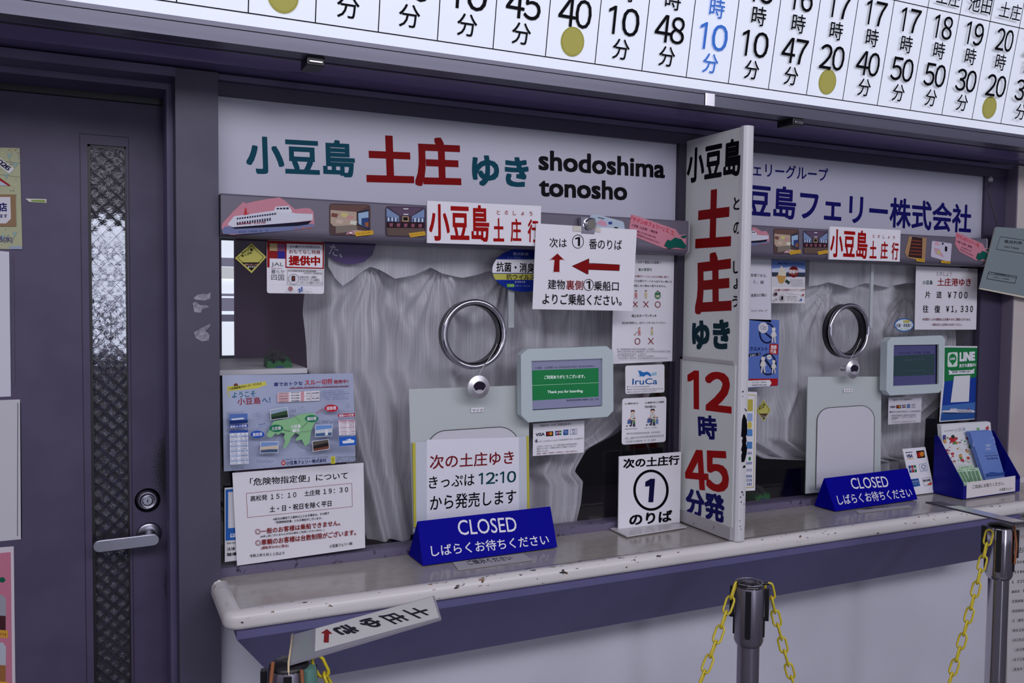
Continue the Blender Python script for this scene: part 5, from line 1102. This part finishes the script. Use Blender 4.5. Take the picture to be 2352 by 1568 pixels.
def p_green(mb):
    for x in (772,880):
        mb.fine(x-36,1192,x+50,1182,9,(40,70,50),8)
        for k in range(3): mb.poly([(x-34+30*k,1206-3*k),(x-10+30*k,1203-3*k),(x+8+30*k,1282-3*k),(x-16+30*k,1285-3*k)],(80,120,90))
for k,(pts,lb) in enumerate((([(746,1185),(842,1178),(905,1390),(850,1400)],'left pale green leaflet at the front of the blue box'),([(842,1180),(952,1170),(1030,1370),(908,1390)],'right pale green leaflet at the front of the blue box'),([(790,1160),(910,1145),(950,1390),(830,1400)],'rear pale green leaflet standing higher in the blue box'))):
    mb = MB().plane(fl+W*(.026+.0055*k), U, Zv+W*.10).zoom(*zN); mb.sheet(pts,(186,214,186),.0015)
    (x0,y0),(x1,y1),(x2,y2),(x3,y3) = pts
    mb.fine(x0+12,y0+12,x1-8,y1+12,9,(40,70,50))
    for j in range(3): f0,f1 = .08+.3*j,.3+.3*j; mb.poly([(x0+(x1-x0)*f0+6,y0+(y1-y0)*f0+24),(x0+(x1-x0)*f1+6,y0+(y1-y0)*f1+24),((x0+x3)/2+(x1-x0)*f1,(y0+y3)/2),((x0+x3)/2+(x1-x0)*f0,(y0+y3)/2)],(110,146,116))
    for v_ in mb.v: v_.z = max(v_.z, fl.z+.0035)
    add(mb,'leaflet',lb,'leaflet','green leaflets in the blue box')
# ------------------------------------------------------------------ hanging booklet
hk = on_y(2275,412,.0); th = thing('suction_hook', hk, 'small translucent suction hook on the dark post at the far right', 'hook')
part(MB().lathe(hk,[(.011,.002),(.0105,-.002),(.006,-.006),(.0,-.007)],mat('rubber_clear',(170,166,170),.25),(0,1,0)),'suction_cup',th)
part(MB().tube([hk+Vector((-.002,-.005,-.006)),on_y(2270,428,-.012),on_y(2267,434,-.02)],.0012,M_steel,6),'hook_wire',th)
tag(MB().tube([on_y(2267,434,-.02),on_y(2272,450,-.026),on_y(2283,490,-.042),on_y(2295,527,-.054)],.0022,M_black,6).build('cord'),'black cord from the suction hook to the hanging grey booklet','cord')
mb = flat(-.062, zT); mb.sheet([(320,899),(760,925),(690,1515),(177,1417)],(126,138,142),.0012)
mb.stroke([(357,982),(700,1036),(672,1148),(322,1090)],4,BLACK,True); mb.text('運送約款',388,1022,546,1038,27,BLACK,.006); mb.fine(386,1068,516,1086,14,BLACK,7)
mb.stroke([(256,1284),(497,1324),(481,1383),(239,1343)],4,BLACK,True); mb.stroke([(250,1300),(494,1336)],3,BLACK); mb.fine(308,1299,438,1318,12,BLACK,7); mb.text('小豆島フェリー株式会社',292,1328,432,1350,12,BLACK)
o = mb.build('booklet'); tag(o,'grey green booklet hanging crooked from a black cord at the right edge','booklet')
mb = flat(-.0605, zT); mb.sheet([(322,905),(755,930),(692,1535),(184,1432)],(206,198,184),.006); part(mb,'pages',o)
# papers at the far right
for k,(pts,lb) in enumerate((([(2318,1100),(2420,1088),(2420,1218),(2316,1232)],'upper of two white notices on the beige wall at the right edge'),([(2316,1240),(2420,1226),(2420,1640),(2312,1660)],'lower of two white notices on the beige wall at the right edge'))):
    mb = flat(-.0365); mb.sheet(pts,(206,202,204),.001)
    if k:
        mb.text('お',2339,1263,2352,1262,13,BLACK)
        for j in range(12): mb.fine(2322,1292+22*j,2412,1284+22*j,6,(50,46,60))
    else:
        for j in range(5): mb.fine(2332,1120+22*j,2412,1112+22*j,6,(50,46,60))
    add(mb,'wall_notice',lb,'notice','notices on the beige wall')
# ------------------------------------------------------------------ papers on the door and tape remains
YP = YD-.0015
mb = flat(YP, zW); mb.sheet([(-720,60),(186,82),(212,1042),(-720,1020)],(170,172,140),.0012)
rn = random.Random(9)
for k in range(46): x,y = -30+rn.random()*225, 80+rn.random()*900; r_ = 4+rn.random()*7; mb.poly([(x-r_,y),(x,y-r_),(x+r_,y),(x,y+r_)],((120,110,130),(150,120,100),(130,150,150),(190,186,140))[k%4])
for x,y in ((90,160),(150,245),(60,350),(140,900),(30,930)): mb.poly([(x-22,y-26),(x+22,y-22),(x-4,y+30)],(140,166,160))
mb.stroke([(-720,130),(190,225)],2,(90,86,80)); mb.stroke([(-720,240),(190,358)],2,(90,86,80))
mb.stroke([(-60,170),(95,290)],66,(206,204,206)); mb.text('2026',-52,172,92,284,58,(30,28,60),.04)
mb.poly([(-720,330),(0,370),(85,438),(-720,440)],(176,182,196)); mb.poly([(-100,300),(0,365),(102,438),(80,442),(-10,385),(-110,320)],(150,30,36))
mb.poly([(-720,522),(148,522),(154,826),(-720,826)],(140,112,84)); mb.poly([(-720,548),(98,546),(104,752),(58,796),(-720,796)],(206,204,210)); mb.text('店',-6,642,68,642,84,NAVY,.03).text('ます',0,726,70,726,36,NAVY,.02)
mb.text('日(水)',-18,948,118,950,66,(90,86,130),.02); mb.poly([(90,1012),(206,1010),(210,1040),(92,1040)],(150,160,180))
add(mb,'festival_poster','yellowish poster with bunting pattern at the upper left edge of the door','poster')
mb = flat(YP); mb.sheet([(-170,562),(21,578),(25,910),(-170,920)], mat('clear_sleeve',(206,206,216),.1), .0015); mb.poly([(27,585),(31,585),(34,880),(28,890)],(90,86,100)); add(mb,'sleeve_sheet','shiny empty plastic sleeve on the left edge of the door below the yellowish poster','paper')
mb = flat(YP); mb.sheet([(-200,926),(46,917),(48,1238),(-200,1262)],(196,194,200),.001); mb.stroke([(41,925),(40,1230)],2,(120,116,124)); mb.stroke([(47,925),(49,1235)],1.5,BLACK); add(mb,'blank_notice','plain grey white sheet at handle height on the left edge of the door','paper')
mb = flat(YP, zP); mb.sheet([(-480,745),(87,702),(98,1640),(-480,1680)],(206,196,204),.001); mb.poly([(-450,785),(68,738),(78,1640),(-480,1680)],(190,116,138))
mb.oval((14,914),20,18,(24,90,70),n=9); 
for y0,y1,c1,c2 in ((1010,1235,(150,150,160),(70,40,44)),(1310,1560,(176,180,190),(150,100,60))):
    mb.poly([(-300,y0),(20,y0),(38,y0+30),(36,y1),(-300,y1)],c1); mb.poly([(-300,(y0+y1)/2),(36,(y0+y1)/2+20),(36,y1),(-300,y1)],c2); mb.poly([(-60,y1-10),(52,y1),(50,y1+48),(-60,y1+40)],(206,150,60)); mb.fine(-30,y1+18,42,y1+26,14,BLACK,5)
add(mb,'pink_poster','pink poster with photos at the lower left edge of the door','poster')
mb = flat(YP, zW); mb.sheet([(240,560),(440,566),(440,602),(280,592)],(206,208,200),.0005); mb.poly([(292,572),(428,574),(428,598),(300,588)],(130,150,80)); add(mb,'paper_scrap','torn scrap of white and green paper taped on the door','paper')
for pts,lb in (([(1742,330),(1780,300),(1850,290),(1852,300),(1895,282),(1893,340),(1840,352),(1760,345)],'topmost tape remains on the grey pillar beside the window'),([(1735,372),(1770,365),(1800,395),(1860,395),(1880,410),(1820,430),(1808,462),(1750,458)],'middle tape remains on the grey pillar beside the window'),([(1745,640),(1800,608),(1895,560),(1888,590),(1850,625),(1885,660),(1880,712),(1820,720),(1765,690)],'lowest and largest tape remains on the grey pillar beside the window')):
    mb = flat(PF-.0006, zO); mb.sheet(pts, noisy('tape_glue',(150,146,158),(110,106,120),90,.4), .0005); add(mb,'tape_residue',lb,'tape','tape remains on the pillar')
# ------------------------------------------------------------------ barrier posts, chains and the upturned signs
M_tube = mat('post_chrome',(138,132,146),.36,.85); M_chr2 = mat('post_bright',(190,186,194),.14,1); YEL = mat('yellow_plastic',(206,186,44),.32)
def barrier(px, py, d, label, tubem, tape):
    top = at_depth(px,py,d); x,y,h = top.x, top.y, top.z
    th = thing('barrier_post', (x,y,0), label, 'barrier post', 'chain barrier posts')
    part(MB().lathe((x,y,0),[(.16,0),(.16,.008),(.12,.022),(.03,.034)],M_tube,n=36),'base',th)
    part(MB().lathe((x,y,.03),[(.0245,0),(.0245,h-.155)],tubem,caps=False),'tube',th)
    part(MB().lathe((x,y,h-.135),[(.0255,0),(.029,.004),(.0322,.012),(.0322,.128),(.030,.135)],tubem),'collar',th)
    tow = math.atan2(CAM.y-y, CAM.x-x)
    for k in range(4):
        a = tow+math.radians(-4)+k*math.pi/2; o = Vector((math.cos(a),math.sin(a),0)); s_ = Vector((-o.y,o.x,0)); r0 = .0318 if k in (0,2) else .033; r1 = .0332 if k in (0,2) else .0425
        c = Vector((x,y,0)); zb_ = h-.112 if k in (0,2) else h-.075
        g = MB(); g.prism([c+o*r0+s_*q+Vector((0,0,z_)) for q,z_ in ((-.0062,zb_+.004),(-.004,zb_),(.004,zb_),(.0062,zb_+.004),(.0062,h-.004),(-.0062,h-.004))],o*(r1-r0)-o*.0,M_black)
        if k in (1,3): g.prism([c+o*.031+s_*q+Vector((0,0,z_)) for q,z_ in ((-.0062,h-.112),(.0062,h-.112),(.0062,h-.07),(-.0062,h-.07))],o*.0035,M_black)
        part(g,'belt_slot',th)
    part(MB().lathe((x,y,h-.002),[(.0305,0),(.0305,.004),(.026,.008),(.010,.011)],M_black if tape else mat('shiny_tape',(60,56,62),.12,.5),n=24),'cap',th)
    return Vector((x,y,h)), th
P1, t1 = barrier(1722,1344,1.95,'dark steel barrier post in the middle with yellow chains on both sides',M_tube,False)
P2, t2 = barrier(2298,1208,2.232,'shiny barrier post at the right edge with a flat sign tied on top',M_chr2,True)
P3, t3 = barrier(664,1528,1.345,'barrier post at the bottom left with an upturned arrow sign tied on top',M_tube,True)
# clear tape wrapped around the head of the middle post
g = MB(); rn = random.Random(2)
for k in range(9):
    a = rn.random()*6.28; r_ = .024+rn.random()*.008; pts = [P1+Vector((r_*math.cos(a+b_*.5),r_*math.sin(a+b_*.5),.004+.005*rn.random())) for b_ in range(7)]
    g.tube(pts,.0008,mat('tape_shine',(150,148,156),.08,.6),5)
part(g,'clear_tape',t1)
def link(c, d, up, m, Lk=.0285, wk=.0068, r=.0026):
    """one stadium shaped chain link lying in the plane of d and up"""
    d = d.normalized(); up = (up-d*up.dot(d)).normalized(); pts = []
    for sg in (1,-1):
        for k in range(6):
            q = -math.pi/2+math.pi*k/5; pts.append(c+d*sg*(Lk/2-wk+wk*math.cos(q)+.0)+up*sg*math.sin(q)*wk)
    return MB().tube(pts, r, m, 7, True)
def chain(A, B, sag, label, lim):
    th = thing('yellow_chain', (A+B)/2-Vector((0,0,sag)), label, 'chain', 'yellow plastic chains')
    n = 400; pts = [A.lerp(B,i/n)-Vector((0,0,sag*4*(i/n)*(1-i/n))) for i in range(n+1)]
    acc, nxt, k = 0, .014, 0; pitch_ = .0335; up0 = Vector(((B-A).y,-(B-A).x,0)).normalized()
    for i in range(n):
        d = pts[i+1]-pts[i]
        while acc+d.length >= nxt and k < 96:
            c = pts[i]+d*((nxt-acc)/d.length); side = up0 if k % 2 else d.cross(up0)
            th2 = math.radians(28); u2 = side*math.cos(th2)+d.normalized().cross(side)*math.sin(th2)
            part(link(c, d, u2, YEL, .040, .0085, .0026), 'link', th); nxt += pitch_; k += 1
        acc += d.length
    return th
tA = at_depth(1690,1340,1.94); tB = at_depth(1766,1344,1.95); t2p = at_depth(2274,1216,2.20); t3p = at_depth(728,1514,1.36)
chain(t3p, tA, .52, 'yellow chain hanging from the left side of the middle post to the bottom left post', 0)
chain(tB, t2p, .62, 'yellow chain hanging between the middle post and the right post', 0)
for a, b_, par in ((P1+Vector((0,0,.004)),tA,t1),(P1+Vector((0,0,.004)),tB,t1)):
    part(MB().tube([a+(b_-a)*.55+Vector((0,0,.003)),b_+Vector((0,0,.004))],.0035,M_black,8),'chain_tie',par)
# flat sign tied on the bottom left post
zs_ = P3.z+.014
A_, B_ = on_z(669,1490,zs_), on_z(1009,1393,zs_); U = (B_-A_).normalized(); V = Vector((-U.y,U.x,0))
fs_ = thing('arrow_sign', (A_+B_)/2, 'long white sign with red arrow lying upturned on the bottom left post', 'sign')
mb = MB().plane(Vector((A_.x,A_.y,zs_)),U,V).zoom(*zQ)
mb.sheet([(735,700),(2030,342),(2092,545),(725,952)],mat('clear_cover',(134,130,140),.1),.004); 
mb.poly([(960,640),(2012,352),(2072,540),(954,846)],(206,204,202))
def rot(ch, x, y, w_, h_, b=.035):
    c = mb.g((x,y)); e = mb.g((x+w_/2,y)); f = mb.g((x-w_/2,y)); tall = (e-f).length; u_, v_ = mb.g((x,y-h_/2)), mb.g((x,y+h_/2)); wide = abs((u_-v_).y)
    mb.put(ch, c, wide, tall, -math.pi/2, ink((24,22,40)), b)
rot('土',1890,492,190,118); rot('庄',1672,545,190,118); rot('ゆ',1455,592,170,105); rot('き',1235,655,190,105)
mb.arrow((1055,768),(1062,648),44,40,104,DRED)
part(mb,'sign_face',fs_)
part(MB().tube([P3+Vector((-.028,-.02,.018)),P3+Vector((-.034,-.024,-.03)),P3+Vector((-.034,-.026,-.12))],.003,mat('brown_band',(150,92,58),.5),6),'rubber_band',t3)
part(MB().tube([P3+Vector((.012,-.034,.004)),P3+Vector((.016,-.037,-.06)),P3+Vector((.014,-.036,-.12))],.003,mat('brown_band',(150,92,58),.5),6),'rubber_band',t3)
a_, b_ = on_z(*zz(zQ,752,690),zs_+.0025), on_z(*zz(zQ,716,948),zs_+.0025); part(MB().tube([a_-Vector((0,0,.012)),a_,b_,b_-Vector((0,0,.03))],.0016,mat('pale_band',(206,186,150),.5),6),'rubber_band',t3,smooth=True)
part(MB().lathe(P3+Vector((.026,-.018,-.05)),[(.012,0),(.015,.02),(.012,.05)],mat('green_tape',(90,130,120),.2),n=12),'green_tape',t3)
# flat sign tied on the right post, seen nearly edge on
q0, q1 = at_depth(2143,1155,2.30), at_depth(2350,1204,2.14); U = (q1-q0).normalized(); vw = ((q0+q1)/2-CAM).normalized(); V = (vw-U*vw.dot(U)).normalized(); Nn = U.cross(V)
if Nn.z < 0: Nn = -Nn
V = (V+Nn*.10).normalized(); c_ = (q0+q1)/2; hl = (q1-q0).length/2
f2 = thing('flat_sign', c_, 'flat dark edged sign tied on the right post, seen edge on', 'sign')
g = MB(); g.prism([c_-U*hl-V*.05,c_+U*hl-V*.05,c_+U*hl+V*.05,c_-U*hl+V*.05],Nn*.004,mat('sign_under',(46,42,52),.4)); part(g,'sign_plate',f2)
g = MB(); g.prism([c_-U*(hl-.05)-V*.045+Nn*.004,c_+U*(hl-.01)-V*.045+Nn*.004,c_+U*(hl-.01)+V*.045+Nn*.004,c_-U*(hl-.05)+V*.045+Nn*.004],Nn*.0012,mat('sign_upper',(190,188,194),.12)); part(g,'sign_face',f2)
part(MB().tube([P2+Vector((.004,-.034,.01)),P2+Vector((.012,-.036,-.04)),P2+Vector((.010,-.035,-.09))],.003,mat('brown_band',(150,92,58),.5),6),'rubber_band',t2)
